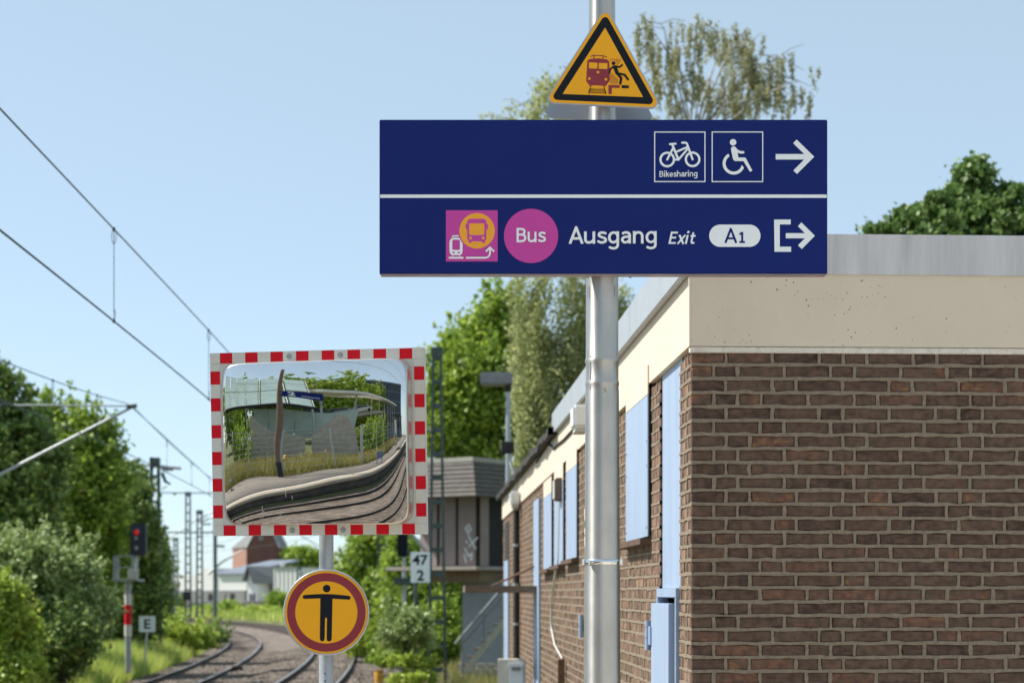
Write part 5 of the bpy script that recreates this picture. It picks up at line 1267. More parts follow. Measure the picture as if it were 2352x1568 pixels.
span(W(366, 1131, 100), W(900, 1133, 100), 'level span wire crossing high behind the convex mirror', 0.03)
span(W(356, 1222, 110), W(1000, 1222, 110), 'thick level span wire just above the mirror base', 0.045)
span(W(305, 936, Y2), W(480, 1096, 78), 'thin wire running from the bracket tip down to the mirror frame', 0.012)
span(W(690, 1228, 90), W(877, 1310, 96), 'thin sagging wire running to the mast right of the round sign', 0.02, 0.2)

# colour light signal with its ladder cage
Y5 = 55.0; x5 = W(294, 0, Y5).x
sg = thing('railway_signal', (x5, Y5, -0.05), 'railway signal showing red, on a red and white banded post', 'signal')
MB().tube([(x5, Y5, -0.1), (x5, Y5, W(0, 1333, Y5).z)], 0.09, 12).build('post', m_steel, sg)
for (a, b2, mt, nm) in ((1363, 1388, m_rwhite, 'white_band'), (1388, 1434, m_red, 'red_band'), (1434, 1460, m_rwhite, 'white_band')):
    MB().tube([(x5, Y5, W(0, b2, Y5).z), (x5, Y5, W(0, a, Y5).z)], 0.105, 12).build(nm, mt, sg)
mb = MB(); A, B_ = W(263, 1330, Y5), W(325, 1276, Y5)
for yy in (Y5 - 0.12, Y5 + 0.12):
    for px in (263, 271, 305): mb.bar((W(px, 0, Y5).x, yy, A.z), (W(px, 0, Y5).x, yy, B_.z), 0.032)
    for py in (1276, 1302, 1330): mb.bar((A.x, yy, W(0, py, Y5).z), (W(308, 0, Y5).x, yy, W(0, py, Y5).z), 0.032)
mb.box(A.x, B_.x, Y5 - 0.5, Y5 + 0.5, A.z - 0.05, A.z); mb.build('service_cage', m_steel, sg)
mb = MB(); mb.tube([W(314, 1330, Y5), W(314, 1272, Y5)], 0.05, 8); mb.build('head_support', m_steel, sg)
mb = MB(); c = W(314, 1319, Y5); mb.box(c.x - 0.14, c.x + 0.14, Y5 - 0.62, Y5 - 0.48, c.z - 0.15, c.z + 0.15, bev=0.02); mb.build('equipment_box', m_offwhite, sg)
h0, h1 = W(300, 1275, Y5), W(336, 1202, Y5)
mb = MB(); mb.box(h0.x, h1.x, Y5 - 0.12, Y5 + 0.12, h0.z, h1.z, bev=0.03); hd = mb.build('signal_head', pmat('signal_backboard', (0.016, 0.02, 0.034), 0.5), sg)
def hood(px, py, r):
    c = W(px, py, Y5); V = []; n = 10
    for i in range(n + 1):
        a = math.pi * i / n; V += [(c.x + r * math.cos(a), Y5 - 0.12, c.z + r * math.sin(a)), (c.x + r * math.cos(a), Y5 - 0.34, c.z + r * math.sin(a))]
    return MB().add(V, [(2 * i, 2 * i + 1, 2 * i + 3, 2 * i + 2) for i in range(n)])
m_lens_red, nt_l, b_l = new_mat('lit_red_lens'); b_l.inputs['Base Color'].default_value = (0.5, 0.0, 0.0, 1); b_l.inputs['Emission Color'].default_value = (1.0, 0.01, 0.015, 1); b_l.inputs['Emission Strength'].default_value = 0.25
for (px, py, mt, nm) in ((316, 1222, m_lens_red, 'red_lamp'), (315, 1235, m_white, 'white_lamp'), (315, 1258, m_white, 'white_lamp')):
    c = W(px, py, Y5); r = 0.072 if nm == 'red_lamp' else 0.05
    MB().add([(c.x + r * math.cos(a), Y5 - 0.13, c.z + r * math.sin(a)) for a in np.linspace(0, 2 * math.pi, 16, endpoint=False)], [list(range(16))]).build(nm, mt, hd)
    hood(px, py, r * 1.2).build('hood', m_fargrey, hd)

# E board
Y6 = 61.0
eb = thing('letter_board', W(331, 1522, Y6), 'square white board with a black letter E on a leaning white post', 'sign')
MB().tube([W(331, 1522, Y6) - Vector((0, 0, 0.1)), W(338, 1450, Y6 - 0.0)], 0.035, 8).build('post', m_offwhite, eb)
a, b2 = W(320, 1450.5, Y6), W(357.5, 1414, Y6); mb = MB(); mb.box(a.x, b2.x, Y6 - 0.04, Y6 - 0.038 + 0.0, a.z, b2.z); mb.box(a.x, b2.x, Y6 - 0.05, Y6 - 0.036, a.z, b2.z, bev=0.003); mb.build('board', m_swhite, eb)
mb = MB(); put_text(mb, 'E', (331, 1421, 346, 1443), lambda x, y: W(x, y, Y6 - 0.052), weight=0.02); mb.build('letter', m_black, eb)
# hectometre board
Y7 = 44.6
hb = thing('hectometre_board', (W(954, 0, Y7).x, Y7, 0.0), 'white board reading 47 over 2 beside the green lattice mast', 'sign')
MB().tube([(W(954, 0, Y7).x, Y7 + 0.06, -0.1), (W(954, 0, Y7).x, Y7 + 0.06, W(0, 1275, Y7).z)], 0.045, 10).build('post', m_green_steel, hb)
a, b2 = W(943.5, 1337, Y7), W(987.5, 1267, Y7); MB().box(a.x, b2.x, Y7 - 0.01, Y7 + 0.005, a.z, b2.z, bev=0.003).build('board', m_swhite, hb)
mb = MB(); put_text(mb, '47', (947, 1273, 983, 1297), lambda x, y: W(x, y, Y7 - 0.012), weight=0.03); put_text(mb, '2', (957.5, 1308, 974, 1333), lambda x, y: W(x, y, Y7 - 0.012), weight=0.03); mb.build('digits', m_black, hb)
# back of another signal behind the mirror corner
Y8 = 70.0
sb = thing('railway_signal', (W(926, 0, Y8).x, Y8, 0.0), 'dark signal back just below the lower right corner of the mirror', 'signal')
a, b2 = W(913, 1278, Y8), W(937, 1190, Y8); MB().box(a.x, b2.x, Y8 - 0.1, Y8 + 0.15, a.z, b2.z, bev=0.02).build('signal_head', m_black, sb)
MB().tube([(W(928, 0, Y8).x, Y8, -0.1), (W(928, 0, Y8).x, Y8, a.z)], 0.07, 8).build('post', m_steel, sb)
a, b2 = W(905, 1342, Y8), W(945, 1326, Y8); MB().box(a.x, b2.x, Y8 - 0.3, Y8 + 0.3, a.z, b2.z).build('service_step', m_green_steel, sb)
# yellow marker stub and rail contact
Y9 = 51.5; p = W(870, 1556, Y9)
mk = thing('marker_post', (p.x, Y9, -0.05), 'short weathered yellow marker stub in the grass right of the rails', 'post')
MB().lathe([(0.12, -0.2), (0.12, W(0, 1540, Y9).z + 0.05), (0.10, W(0, 1537, Y9).z + 0.05)], (0, 0, 0), 14).build('stub', m_markeryellow, mk, world=False)
MB().lathe([(0.125, W(0, 1540, Y9).z + 0.05), (0.125, W(0, 1539, Y9).z + 0.07)], (0, 0, 0), 14).build('cap', m_rust, mk, world=False)
for i, (yy, oo, lab) in enumerate(((70, 0.95, 'small dark track box beside the right rail'), (63.5, -3.05, 'small rusty track box beside the left track'))):
    x, y = off(yy, oo); zt = (ZR if oo > 0 else ZL)
    tb = thing('track_box', (x, y, zt - 0.2), lab, 'box', group='small boxes beside the rails'); MB().box(x - 0.18, x + 0.18, y - 0.15, y + 0.15, zt - 0.25, zt + 0.03, bev=0.03).build('case', m_railside, tb); MB().box(x - 0.12, x + 0.12, y - 0.1, y + 0.1, zt + 0.031, zt + 0.05, bev=0.008).build('lid', m_rust, tb)

# street lamp beyond the building
Y10 = 42.0; xl = W(1167, 0, Y10).x
lp = thing('street_lamp', (xl, Y10, 0.0), 'grey street lamp with a flat rectangular head beyond the brick building', 'street lamp')
MB().lathe([(0.075, 0), (0.06, 2), (0.048, W(0, 900, Y10).z)], (0, 0, 0), 14).build('column', pmat('lamp_column_grey', (0.40, 0.44, 0.48), 0.5, metal=0.3, var=0.1), lp, world=False)
MB().lathe([(0.05, W(0, 900, Y10).z), (0.07, W(0, 898, Y10).z), (0.07, W(0, 884, Y10).z)], (0, 0, 0), 14).build('spigot', m_dark, lp, world=False)
a, b2 = W(1103, 884, Y10), W(1177, 856, Y10); MB().box(a.x, b2.x, Y10 - 0.2, Y10 + 0.35, a.z, b2.z, bev=0.03).build('lamp_head', pmat('lamp_head_grey', (0.24, 0.24, 0.25), 0.6, var=0.15, scale=8), lp)

# ------------------------------------------------------------------ old signal box on stilts
TA = R(-36)       # left-front face turned towards the sun
TY = 50.0; TC = W(1092, 0, TY)
sbx = thing('signal_box', (TC.x, TY, 0.0), 'old signal box with shingled roof, pink cladding and grey stairs behind the brick building', 'building', TA)
# local x along the front-left face (to the left = negative x), local y backwards; the corner nearest the camera is the origin
def tz(py, Y=TY): return EYE + (HY - py) * Y / FPX
# lower storey
MB().box(-0.85, 1.6, 0.55, 3.6, 0.0, tz(1325) - 0.121).build('lower_wall', m_towergrey, sbx, world=False)
zs0, zs1 = tz(1325), tz(1300)
mb = MB(); mb.box(-2.75, 0.30, -0.35, 4.4, zs1 - 0.10, zs1, bev=0.01); mb.build('floor_slab', pmat('slab_edge', (0.33, 0.29, 0.25), 0.9, var=0.15, scale=4), sbx, world=False)
mb = MB(); mb.box(-2.2, 0.1, 0.05, 4.0, zs0 - 0.12, zs1 - 0.101); mb.build('floor_beam', pmat('ochre_beam', (0.20, 0.14, 0.08), 0.9, var=0.2), sbx, world=False)
zu1 = tz(1135)
MB().box(-2.0, -0.02, 0.20, 3.9, zs1, zu1).build('upper_core', m_towerdark, sbx, world=False)  # near-black: shade of the right-front face put into the colour
for x0, x1 in ((-1.95, -1.55), (-1.50, -1.02), (-0.98, -0.16), (-0.06, 0.0)):
    pass
px0 = -1.95
for w_ in (0.62, 0.60, 0.62):
    MB().box(px0, px0 + w_ - 0.07, 0.14, 0.199, zs1 + 0.02, zu1 - 0.02).build('cladding_panel', m_towerpink, sbx, world=False); px0 += w_ + 0.03
MB().box(-0.019, 0.04, 1.75, 3.4, zs1 + 0.02, zu1 - 0.75).build('cladding_panel', m_towerblue, sbx, world=False)
MB().box(-0.019, 0.03, 0.22, 0.55, zs1 + 0.02, zu1 - 0.05).build('cladding_panel', m_towerpink, sbx, world=False)
# graffiti on the cladding
mb = MB(); lift = 0.135
for pts in ([(-0.62, 0.95), (-0.50, 1.05), (-0.42, 0.92), (-0.55, 0.85), (-0.60, 0.98), (-0.50, 0.80)], [(-0.50, 0.75), (-0.28, 0.42)], [(-0.22, 0.70), (-0.48, 0.48)], [(-0.58, 0.62), (-0.54, 0.58)], [(-0.62, 0.42), (-0.50, 0.22), (-0.38, 0.30), (-0.42, 0.12)], [(-0.64, 0.25), (-0.58, 0.06)]):
    for lp_ in stroke_loops(pts, 0.055): poly_fill(mb, [lp_], lambda x, y: Vector((x + 0.18, lift, zs1 + 0.05 + y))); lift -= 0.0004
mb.build('graffiti', m_graf, sbx, world=False)
# mansard roof with shingle courses
zr0, zr1 = tz(1140), tz(1056)
rx0, rx1, ry0, ry1 = -2.6, 0.42, -0.55, 4.6
nc = 8
for k in range(nc):
    a, b2 = k / nc, (k + 1) / nc; i0, i1 = 0.38 * a, 0.38 * b2; za, zb = zr0 + (zr1 - zr0) * a, zr0 + (zr1 - zr0) * b2; dlt = 0.03
    mb = MB(); mb.add([(rx0 + i0 - dlt, ry0 + i0 - dlt, za), (rx1 - i0 + dlt, ry0 + i0 - dlt, za), (rx1 - i0 + dlt, ry1 - i0 + dlt, za), (rx0 + i0 - dlt, ry1 - i0 + dlt, za), (rx0 + i1, ry0 + i1, zb), (rx1 - i1, ry0 + i1, zb), (rx1 - i1, ry1 - i1, zb), (rx0 + i1, ry1 - i1, zb)],
                       [(0, 1, 5, 4), (1, 2, 6, 5), (2, 3, 7, 6), (3, 0, 4, 7), (3, 2, 1, 0)])
    mb.build('shingle_course', m_slate, sbx, world=False)
MB().box(rx0 + 0.33, rx1 - 0.33, ry0 + 0.33, ry1 - 0.33, zr1 - 0.05, zr1 + 0.07, bev=0.01).build('roof_edge', pmat('pale_roof_edge', (0.40, 0.38, 0.34), 0.8, var=0.1), sbx, world=False)
MB().box(-0.9, -0.55, 3.0, 3.5, zr1, tz(990)).build('chimney', m_concrete, sbx, world=False)
# outside stairs (world-aligned, in front of the lower wall)
YS = 45.5
stz = thing('outside_stairs', (W(1090, 0, YS).x, YS, 0.0), 'weathered steel staircase with handrail climbing beside the grey signal box wall', 'stairs')
for dy in (0.0, 0.8):
    MB().bar(W(1068, 1541, YS) + Vector((0, dy, 0)), W(1200, 1375, YS) + Vector((0, dy, 0)), 0.05, 0.14).build('stringer', pmat('stringer_paint', (0.38, 0.37, 0.32), 0.8, var=0.2, scale=8) if dy == 0 else MATS['stringer_paint'], stz)
for k in range(9):
    u = (k + 0.5) / 9; p = W(1068, 1541, YS).lerp(W(1200, 1375, YS), u)
    MB().box(p.x - 0.16, p.x + 0.14, YS + 0.03, YS + 0.77, p.z + 0.03, p.z + 0.07).build('step', m_wood, stz)
m_hr = pmat('handrail_grey', (0.22, 0.23, 0.24), 0.6, metal=0.3, var=0.15)
MB().tube([W(1045, 1478, YS), W(1130, 1378, YS), W(1200, 1296, YS)], 0.028, 8).build('handrail', m_hr, stz)
MB().tube([W(1062, 1478, YS), W(1135, 1392, YS), W(1200, 1316, YS)], 0.024, 8).build('mid_rail', m_hr, stz)
for px, yt, yb in ((1061, 1456, 1548), (1111, 1398, 1488)): MB().tube([W(px, yb, YS), W(px, yt, YS)], 0.028, 8).build('baluster', m_hr, stz)
# plinth wall behind the stairs, bricked in courses
pl = thing('low_wall', (W(1090, 0, YS + 1.6).x, YS + 1.6, 0.0), 'low dark block wall under the outside stairs', 'wall')
for r in range(3):
    for k in range(5):
        a = W(1052 + 22 * k + (r % 2) * 10, 1556 - 15 * r, YS + 1.6); MB().box(a.x, a.x + 0.20, YS + 1.6, YS + 1.75, 0.02 + 0.15 * r, 0.02 + 0.15 * r + 0.135).build('block', m_concrete, pl)

# ------------------------------------------------------------------ far town
def far(name, label, px0, px1, pyt, Y, D, mat, cat='building'):
    a, b = W(px0, 0, Y), W(px1, pyt, Y)
    t = thing(name, ((a.x + b.x) / 2, Y, 0.0), label, cat); mb = MB(); mb.box(a.x, b.x, Y, Y + D, -0.2, b.z); mb.build('wall', mat, t); return t
YF = 235.0
h = far('white_hall', 'long white hall with grey lower storey in the far distance', 330, 580, 1320, YF, 18, m_farwhite)
a = W(330, 1355, YF); b = W(580, 1355, YF); MB().box(a.x, b.x, YF - 0.35, YF - 0.01, 0.0, a.z).build('lower_storey', m_fargrey, h)
MB().box(W(472, 0, YF).x, W(503, 0, YF).x, YF - 0.2, YF + 10, 0.5, W(0, 1305, YF).z).build('raised_bay', m_farwhite, h)
p0, p1 = W(506, 1319, YF), W(580, 1300, YF); MB().prism([(p0.x, YF - 0.4, p0.z + 0.05), (p1.x, YF - 0.4, p0.z + 0.05), (p1.x, YF + 9, p1.z + 0.6), (p0.x, YF + 9, p1.z + 0.6)], (0, 0.1, 0.25)).build('roof', m_farroof, h)
for k, px in enumerate((400, 420, 447, 488, 522, 545)):
    a, b = W(px, 1392, YF), W(px + 9, 1362, YF); MB().box(a.x, b.x, YF - 0.45, YF - 0.355, a.z, b.z).build('window', m_glassdark if k % 2 else m_fargrey, h)
YM = 330.0
ml = thing('brick_mill', (W(590, 0, YM).x, YM, 0.0), 'tall red brick mill with a steep grey gable roof far behind the tracks', 'building')
A, B, C_ = W(528.5, 1300, YM + 6), W(566, 1300, YM), W(641.5, 1300, YM)
zE = W(0, 1256, YM).z; zP = W(0, 1185, YM).z
xa, xb, xc = A.x, B.x, C_.x
MB().add([(xb, YM, -0.2), (xc, YM, -0.2), (xc, YM, zE), (W(617, 0, YM).x, YM, W(0, 1206, YM).z), (W(592, 0, YM).x, YM, W(0, 1206, YM).z), (xb, YM, zE)], [(0, 1, 2, 3, 4, 5)]).add([(xb, YM + 14, -0.2), (xc, YM + 14, -0.2), (xc, YM + 14, zE), (xb, YM + 14, zE), (xc, YM, -.2), (xc, YM, zE)], [(0, 1, 2, 3), (4, 1, 2, 5)]).build('gable_wall', m_farbrick, ml)  # dark red: the gable's shade is in the colour
MB().add([(xa, YM + 9, -0.2), (xb, YM, -0.2), (xb, YM, zE), (xa, YM + 9, zE)], [(0, 1, 2, 3)]).build('side_wall', m_farbrick2, ml)  # paler copy of the gable brick: sunlight put into the colour
xk0, xk1 = W(592, 0, YM).x, W(617, 0, YM).x; zK = W(0, 1206, YM).z
MB().add([(xa - 0.3, YM + 9, zE), (xb - 0.1, YM - 0.3, zE), (xk0, YM - 0.3, zK), (xk0 - 1.2, YM + 9, zK)], [(0, 1, 2, 3)]).add([(xk0, YM - 0.3, zK), (xk1, YM - 0.3, zK), (xk1, YM + 14, zK), (xk0 - 1.2, YM + 9, zK)], [(0, 1, 2, 3)]).add([(xc + 0.1, YM - 0.3, zE), (xc + 0.1, YM + 14, zE), (xk1, YM + 14, zK), (xk1, YM - 0.3, zK)], [(0, 1, 2, 3)]).build('roof', m_fartile, ml)
MB().box(W(594, 0, YM).x, W(605, 0, YM).x, YM - 0.15, YM - 0.01, W(0, 1240, YM).z, W(0, 1230, YM).z).build('window', m_fargrey, ml)
YH = 205.0
hs = far('gabled_house', 'small white gabled house with grey roof in front of the mill', 568, 592, 1328, YH, 9, m_farwhite)
a, m_, b = W(563, 1332, YH), W(572, 1301, YH), W(592, 1350, YH)
MB().prism([(W(568, 0, YH).x, YH, W(0, 1329, YH).z), (W(592, 0, YH).x, YH, W(0, 1329, YH).z), (W(576, 0, YH).x, YH, W(0, 1303, YH).z)], (0, 0.3, 0)).build('gable', m_farwhite, hs)
MB().add([(W(562, 0, YH).x, YH - 0.6, W(0, 1334, YH).z), (W(574.5, 0, YH).x, YH - 0.6, W(0, 1299, YH).z), (W(574.5, 0, YH).x, YH + 9, W(0, 1299, YH).z), (W(562, 0, YH).x, YH + 9, W(0, 1334, YH).z)], [(0, 1, 2, 3)]).add([(W(574.5, 0, YH).x, YH - 0.6, W(0, 1299, YH).z), (W(590, 0, YH).x, YH - 0.6, W(0, 1340, YH).z), (W(626, 0, YH).x, YH + 3, W(0, 1340, YH).z), (W(626, 0, YH).x, YH + 9, W(0, 1299, YH).z)], [(0, 1, 2, 3)]).build('roof', m_fartile, hs)
MB().box(W(592, 0, YH).x, W(626, 0, YH).x, YH + 2, YH + 8, -0.2, W(0, 1338, YH).z).build('wing', m_fargrey, hs)
for px in (573, 582): MB().box(W(px, 0, YH).x, W(px + 4, 0, YH).x, YH - 0.1, YH - 0.02, W(0, 1382, YH).z, W(0, 1362, YH).z).build('window', m_glassdark, hs)
MB().box(W(593, 0, YH).x, W(597, 0, YH).x, YH + 4, YH + 4.6, W(0, 1305, YH).z, W(0, 1291, YH).z).build('chimney', m_farwhite, hs)
YB = 190.0
wb_ = far('white_shed', 'tall plain white shed left of the round sign', 626, 692, 1303, YB, 14, m_farwhite)
for k in range(6): MB().box(W(630 + 10.5 * k, 0, YB).x, W(630.8 + 10.5 * k, 0, YB).x, YB - 0.06, YB - 0.01, 0.3, W(0, 1305, YB).z).build('seam', m_fargrey, wb_)
MB().box(W(625, 0, YB).x, W(693, 0, YB).x, YB - 0.15, YB + 14, W(0, 1303, YB).z + 0.001, W(0, 1301, YB).z).build('roof', m_fartile, wb_)
YC = 260.0
rb = far('red_brick_hall', 'low red brick hall with grey roof right of the sign post', 690, 830, 1310, YC, 20, m_farbrick)
MB().prism([(W(688, 0, YC).x, YC - 0.5, W(0, 1312, YC).z), (W(830, 0, YC).x, YC - 0.5, W(0, 1300, YC).z), (W(830, 0, YC).x, YC + 18, W(0, 1276, YC).z), (W(688, 0, YC).x, YC + 18, W(0, 1292, YC).z)], (0, 0, 0.3)).build('roof', m_farroof, rb)
for px in (706, 730, 772, 790): MB().box(W(px, 0, YC).x, W(px + 12, 0, YC).x, YC - 0.1, YC - 0.01, W(0, 1352, YC).z, W(0, 1325, YC).z).build('window', m_glassdark, rb)
YG = 200.0
gw = far('garage_row', 'low row of plastered garages with sprayed walls beyond the bend', 420, 575, 1386, YG, 6, m_farwall)
MB().box(W(418, 0, YG).x, W(577, 0, YG).x, YG - 0.3, YG + 6, W(0, 1386, YG).z + 0.001, W(0, 1380, YG).z).build('roof', m_fartile, gw)
for k, (px, w, mt) in enumerate(((424, 10, m_graf), (441, 9, m_towerblue), (456, 10, m_farwhite), (478, 12, m_farbrick2), (500, 12, m_farwhite), (520, 10, m_fargrey), (540, 12, m_farbrick2))):
    MB().box(W(px, 0, YG).x, W(px + w, 0, YG).x, YG - 0.1, YG - 0.01, 0.05, W(0, 1392, YG).z).build('garage_door', mt, gw)

# ------------------------------------------------------------------ what stands behind the camera, across the tracks (seen in the mirror)
OZ = 0.5                                   # level of the opposite platform
prism_strip('opposite_platform', -13.4, -6.35, -0.5, OZ, -100, 14, m_asphalt)
prism_strip('platform_edge', -7.05, -6.20, 0.30, OZ + 0.02, -100, 14, m_kerb)
prism_strip('platform_line', -7.45, -7.15, OZ, OZ + 0.006, -100, 14, m_line)
prism_strip('platform_wall', -6.40, -6.32, -0.55, 0.29, -100, 14, m_sooty)
def mp(az, dist, z): return Vector((-0.97 - dist * math.sin(R(az)), 9.55 - dist * math.cos(R(az)), z))   # seen from the mirror
# fence behind the platform
fpts = [mp(66, 19, OZ), mp(58, 20.5, OZ), mp(49.5, 21.5, OZ), mp(41.8, 22.8, OZ), mp(35.2, 25, OZ), mp(30.2, 29, OZ), mp(26.8, 33, OZ), mp(24.2, 38, OZ), mp(22.3, 43, OZ), mp(20.8, 49, OZ), mp(19.5, 56, OZ), mp(18.5, 64, OZ)]
fe = thing('wire_fence', tuple(fpts[3]), 'grey wire fence behind the opposite platform, seen in the mirror', 'fence')
for i, p in enumerate(fpts): MB().tube([p, p + Vector((0, 0, 2.7))], 0.055 if i != 5 else 0.13, 8).build('post', m_steel, fe)
for k in range(8):
    z = 0.35 + 0.32 * k; MB().tube([p + Vector((0, 0, z)) for p in fpts], 0.012, 5).build('wire', m_steel, fe)
# wooden lamp mast with the platform number sign
b = mp(42.4, 22, OZ)
lm = thing('wooden_mast', tuple(b), 'weathered wooden mast with a black foot at the fence, seen in the mirror', 'mast')
MB().tube([b, b + Vector((0.1, 0, 4)), b + Vector((0.0, 0, 9.0))], [0.17, 0.15, 0.12], 12).build('shaft', m_wood, lm)
MB().tube([b, b + Vector((0.02, 0, 0.75))], 0.19, 12).build('foot', m_dark, lm)
sc = mp(38.6, 21.6, 5.35); sd = Vector((math.cos(R(38.6)), -math.sin(R(38.6)), 0)); sn = Vector((math.sin(R(38.6)), math.cos(R(38.6)), 0))
ps = thing('platform_sign', tuple(sc), 'blue platform sign with the number 2 on the wooden mast, seen in the mirror', 'sign')
mb = MB(); mb.prism([sc + sd * a + Vector((0, 0, c)) for a, c in ((-1.25, -0.26), (0.98, -0.26), (0.98, 0.26), (-1.25, 0.26))], -sn * 0.1).build('sign_box', m_navy, ps)
fx = lambda x, y: sc + sd * x + Vector((0, 0, -y)) + sn * 0.006
mb = MB(); put_text(mb, '2', (-0.95, -0.17, -0.55, 0.17), lambda x, y: sc - sd * x * 1.0 * -1 + Vector((0, 0, -y)) + sn * 0.006, weight=0.03); mb.build('number', m_swhite, ps)
mb = MB(); poly_fill(mb, [[(-0.2, 0.10), (0.8, 0.10), (0.8, 0.13), (-0.2, 0.13)]], fx); mb.build('line', m_swhite, ps)
MB().tube([sc + sd * -1.2 - sn * 0.05, b + Vector((0, 0, sc.z - OZ))], 0.03, 8).build('arm', m_steel, ps)
# benches
def bench(pos, ang, label):
    t = thing('bench', tuple(pos), label, 'bench', ang, group='blue platform benches')
    for k in range(4): MB().box(-0.55, 0.55, -0.22 + 0.115 * k, -0.12 + 0.115 * k, 0.43, 0.465, bev=0.006).build('seat_slat', m_benchblue, t, world=False)
    for k in range(4): MB().box(-0.55, 0.55, 0.24, 0.27, 0.50 + 0.12 * k, 0.60 + 0.12 * k, bev=0.006).build('back_slat', m_benchblue, t, world=False)
    for sx in (-0.42, 0.42):
        mb = MB(); mb.bar((sx, 0, 0), (sx, 0, 0.43), 0.07); mb.bar((sx, 0.1, 0.41), (sx, 0.285, 0.98), 0.05); mb.build('leg', m_benchblue, t, world=False)
bench(mp(25.5, 27, OZ), R(-66 + 180 + 60), 'blue slatted bench far along the opposite platform, seen in the mirror')
bench(mp(60.5, 18.5, OZ), R(-150), 'blue slatted bench at the left edge of the mirror')
# stair walls and glass canopy
def wall_poly(az_d_z, thick, name, label, cat, mat):
    t = thing(name, tuple(mp(az_d_z[0][0], az_d_z[0][1], 0)), label, cat)
    P = [mp(a, d, z) for a, d, z in az_d_z]; nrm = (P[1] - P[0]).cross(P[2] - P[0]).normalized()
    MB().prism(P, nrm * thick).build('slab', mat, t); return t
wall_poly([(48.5, 33, 0.0), (39.0, 33, 0.0), (39.2, 33, 2.3), (46.8, 33, 4.4), (48.0, 33, 4.4)], 0.5, 'stair_wall', 'concrete stair wall sloping to the right behind the fence, seen in the mirror', 'wall', m_concrete)
wall_poly([(38.5, 33.5, 0.0), (30.2, 33.5, 0.0), (31.5, 33.5, 3.0), (33.2, 33.5, 4.7), (34.2, 33.5, 4.7), (38.3, 33.5, 2.3)], 0.5, 'stair_wall', 'concrete stair wall sloping to the left behind the fence, seen in the mirror', 'wall', m_concrete)
gc = thing('glass_canopy', tuple(mp(48, 38, 0)), 'sloping green glass canopy over the stairs, seen in the mirror', 'canopy')
f0, f1, b0_, b1_ = mp(64, 30, 4.6), mp(37.5, 37, 5.6), mp(64, 42, 12.5), mp(38.5, 52, 12.5)
N_ = 6
for i in range(N_):
    for j in range(3):
        q = lambda u, v: f0.lerp(f1, u).lerp(b0_.lerp(b1_, u), v)
        e = 0.012; P = [q(i / N_ + e, j / 3 + e), q((i + 1) / N_ - e, j / 3 + e), q((i + 1) / N_ - e, (j + 1) / 3 - e), q(i / N_ + e, (j + 1) / 3 - e)]
        MB().prism(P, (0, 0, 0.05)).build('pane', m_canopyglass, gc)
MB().tube([f0, f1], 0.16, 8).build('eave_beam', m_towerdark, gc)
for i in range(N_ + 1): MB().tube([f0.lerp(f1, i / N_), b0_.lerp(b1_, i / N_)], 0.06, 6).build('rafter', m_steel, gc)
for u in (0.02, 0.5, 0.98): MB().tube([f0.lerp(f1, u) * 1.0, Vector((f0.lerp(f1, u).x, f0.lerp(f1, u).y, 0))], 0.12, 8).build('column', m_steel, gc)
for i in range(5):
    a0, a1 = 46.5 - 3 * i, 43.6 - 3 * i; P = [mp(a0, 38, 2.0), mp(a1, 38, 2.0), mp(a1, 38, 5.2), mp(a0, 38, 5.2)]; MB().prism(P, (0, -0.04, 0)).build('pane', m_canopyglass, gc)
# long flat roof farther along, parked cars below it
lr = thing('platform_roof', tuple(mp(30, 50, 0)), 'long flat platform roof running into the distance in the mirror', 'roof')
ra, rb_ = mp(38.0, 46, 8.6), mp(17.5, 105, 8.6); dd = (rb_ - ra).normalized(); nn = Vector((dd.y, -dd.x, 0))
MB().prism([ra - nn * 1.8, rb_ - nn * 1.8, rb_ + nn * 1.8, ra + nn * 1.8], (0, 0, 0.45)).build('roof_slab', m_farwhite, lr)
for i in range(9): p = ra.lerp(rb_, (i + 0.3) / 9); MB().tube([Vector((p.x, p.y, 0)), p], 0.14, 8).build('column', m_steel, lr)
def car(pos, ang, mat, label):
    t = thing('parked_car', tuple(pos), label, 'car', ang, group='cars parked behind the glass canopy')
    prof = [(-2.1, 0.35), (2.1, 0.35), (2.15, 0.75), (1.3, 0.95), (0.7, 1.42), (-1.0, 1.45), (-1.9, 0.98), (-2.15, 0.8)]
    MB().prism([Vector((x, -0.85, z)) for x, z in prof], (0, 1.7, 0)).build('body', mat, t, world=False)
    for s in (-0.86, 0.855): MB().prism([Vector((x, s, z)) for x, z in ((-1.5, 0.98), (1.05, 0.98), (0.62, 1.36), (-0.95, 1.38))], (0, 0.006, 0)).build('side_window', m_glassdark, t, world=False)
    for x in (-1.35, 1.35):
        for s in (-0.88, 0.68): MB().tube([(x, s, 0.33), (x, s + 0.2, 0.33)], 0.33, 14).build('wheel', m_dark, t, world=False)
dk = thing('parking_deck', tuple(mp(33, 56, 0)), 'raised parking deck behind the glass canopy, seen in the mirror', 'parking deck')
P = [mp(41, 50, 5.4), mp(25, 60, 5.4), mp(26.5, 72, 5.4), mp(41, 62, 5.4)]; MB().prism(P, (0, 0, -0.6)).build('deck_slab', m_concrete, dk)
for p in P: MB().tube([Vector((p.x, p.y, 0)), p], 0.3, 8).build('column', m_concrete, dk)
for i, (az, d, mt, lab) in enumerate(((37, 54, 1, 'dark car parked first on the deck, seen in the mirror'), (34, 55, 0, 'silver car parked second on the deck, seen in the mirror'), (30.8, 57, 2, 'white car parked third on the deck, seen in the mirror'))): car(mp(az, d, 5.4), R(-35 + 5 * i), m_carpaint[mt], lab)
